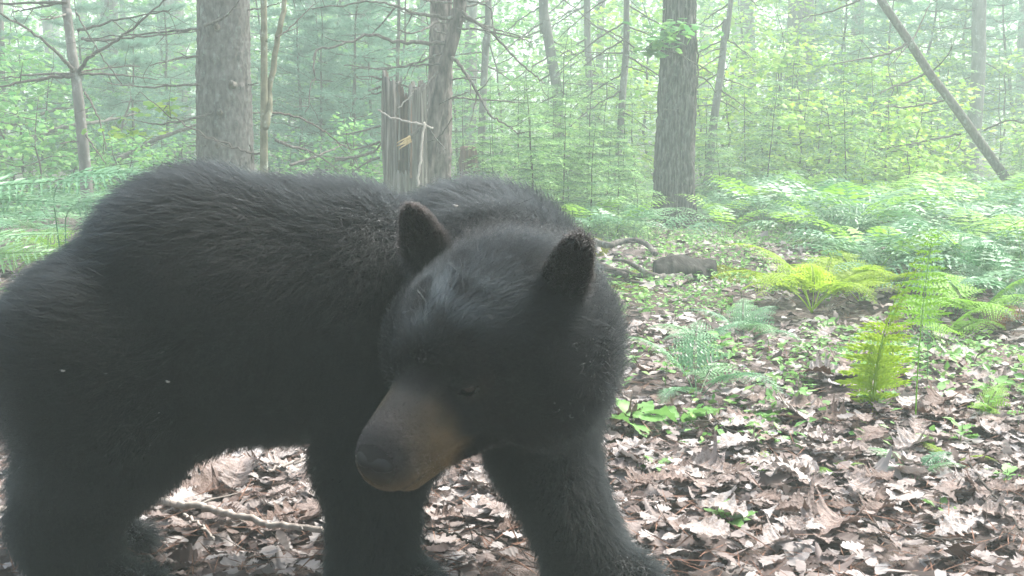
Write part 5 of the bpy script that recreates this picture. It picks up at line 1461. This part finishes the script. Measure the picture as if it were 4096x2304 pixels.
    for s in (-1, 1):
        mb = MB(); uv_sphere(mb, hp(0.114, s * 0.051, 0.011) + inv, (0.0165, 0.0160, 0.0150), HR, 14, 10)
        obj('eye', mb.mesh('eye', eye_m, True), root)
    def nose_sdf(p):
        d = ell(p, hp(0.264, 0, -0.026), (0.019, 0.030, 0.022), HR)
        for s in (-1, 1):
            d = smin(d, ell(p, hp(0.268, s * 0.014, -0.030), (0.016, 0.016, 0.018), HR), 0.014)
            d = -smin(-d, cone(p, hp(0.287, s * 0.0115, -0.036), hp(0.270, s * 0.027, -0.030), 0.0075, 0.0052), 0.003)
        d = np.maximum(d, (p - HC) @ HF - 0.2855)
        return -smin(-d, cone(p, hp(0.292, 0, -0.030), hp(0.284, 0, -0.056), 0.0022, 0.0022), 0.002)
    c = hp(0.27, 0, -0.028)
    V, Q = surface_nets(nose_sdf, c - 0.05, c + 0.05, 0.0028)
    mb = MB(); mb.add(V + inv, None, Q)
    obj('nose', mb.mesh('nose', plain_mat('nose_leather', (0.007, 0.0065, 0.007), 0.5, 0.25), True), root)
    claw_m = plain_mat('claw_horn', (0.05, 0.04, 0.035), 0.35)
    for key, (px, py) in PAWS.items():
        x0 = px + (0.145 if 'hind' in key else 0.115)
        for k in range(5):
            y = py - 0.03 + (k - 2) * 0.018
            x = x0 - 0.006 * (k - 2) ** 2
            mb = MB(); tube(mb, np.array([(x - 0.02, y, 0.05), (x + 0.008, y, 0.043), (x + 0.03, y, 0.022), (x + 0.04, y, 0.004)]) + inv, [0.007, 0.006, 0.004, 0.001], 6)
            obj('claw', mb.mesh('claw', claw_m, True), root)
    return root

def uv_sphere(mb, c, r, R=None, nu=12, nv=8):
    th = np.linspace(0, math.pi, nv + 1); ph = np.arange(nu) * 2 * math.pi / nu
    T, Pp = np.meshgrid(th, ph, indexing='ij')
    v = np.stack([np.sin(T) * np.cos(Pp) * r[0], np.sin(T) * np.sin(Pp) * r[1], np.cos(T) * r[2]], -1)
    if R is not None: v = v @ np.asarray(R)
    i, j = np.meshgrid(np.arange(nv), np.arange(nu), indexing='ij'); k = (j + 1) % nu
    mb.add(v.reshape(-1, 3) + np.asarray(c), None, np.stack([i * nu + j, (i + 1) * nu + j, (i + 1) * nu + k, i * nu + k], -1).reshape(-1, 4))

BEAR = build_bear()

# pale flies settled on the bear's coat
def build_fly(label, u, v, yaw):
    ts = np.linspace(1.2, 2.1, 400)
    pts = np.array([W(u, v, t) for t in ts])
    k = int(np.argmax(body_sdf(pts) < 0.034))
    c = pts[k]
    root = obj('fly', None, loc=c, rot=(0, 0, yaw)); tag(root, label, 'insect')
    m1, m2 = plain_mat('fly_body', (0.30, 0.28, 0.25), 0.6), plain_mat('fly_wing', (0.55, 0.55, 0.52), 0.3)
    mb = MB(); tube(mb, np.array([(-.0032, 0, 0), (-.0018, 0, 0), (0, 0, 0), (.0016, 0, .0003), (.0026, 0, .0005), (.0034, 0, .0002)]), [.0003, .0010, .0013, .0012, .0008, .0004], 8)
    obj('abdomen', mb.mesh('abdomen', m1, True), root)
    for s in (-1, 1):
        mb = MB(); mb.add([(.0008, s * .0004, .0012), (-.0015, s * .0022, .0018), (-.0048, s * .0024, .0018), (-.0052, s * .0010, .0016), (-.002, s * .0004, .0014)], [(0, 1, 4), (1, 2, 4), (2, 3, 4)])
        obj('wing', mb.mesh('wing', m2), root)
build_fly('pale fly on the bear\'s nape behind its ear', 456, 206, 0.3)
build_fly('pale fly on the bear\'s flank above the hind leg', 168, 382, 0.1)
build_fly('pale fly on the bear\'s thigh', 63, 371, 0.5)

# ---------------------------------------------------------------- humid air
def build_haze():
    lo, hi = np.array([-80., -34., -1.4]), np.array([80., 100., 12.5])
    mb = MB()
    v = np.array([[x, y, z] for x in (lo[0], hi[0]) for y in (lo[1], hi[1]) for z in (lo[2], hi[2])])
    mb.add(v, None, [(0, 1, 3, 2), (4, 6, 7, 5), (0, 4, 5, 1), (2, 3, 7, 6), (0, 2, 6, 4), (1, 5, 7, 3)])
    m, nt, out = new_mat('haze')
    p = nt.nodes.new('ShaderNodeVolumePrincipled')
    p.inputs['Color'].default_value = (0.84, 1.0, 0.93, 1)
    p.inputs['Density'].default_value = 0.0125
    p.inputs['Anisotropy'].default_value = 0.1
    nt.links.new(p.outputs[0], out.inputs['Volume'])
    tag(obj('haze', mb.mesh('haze', m)), 'pale humid haze hanging in the wood', 'haze', kind='stuff')
build_haze()
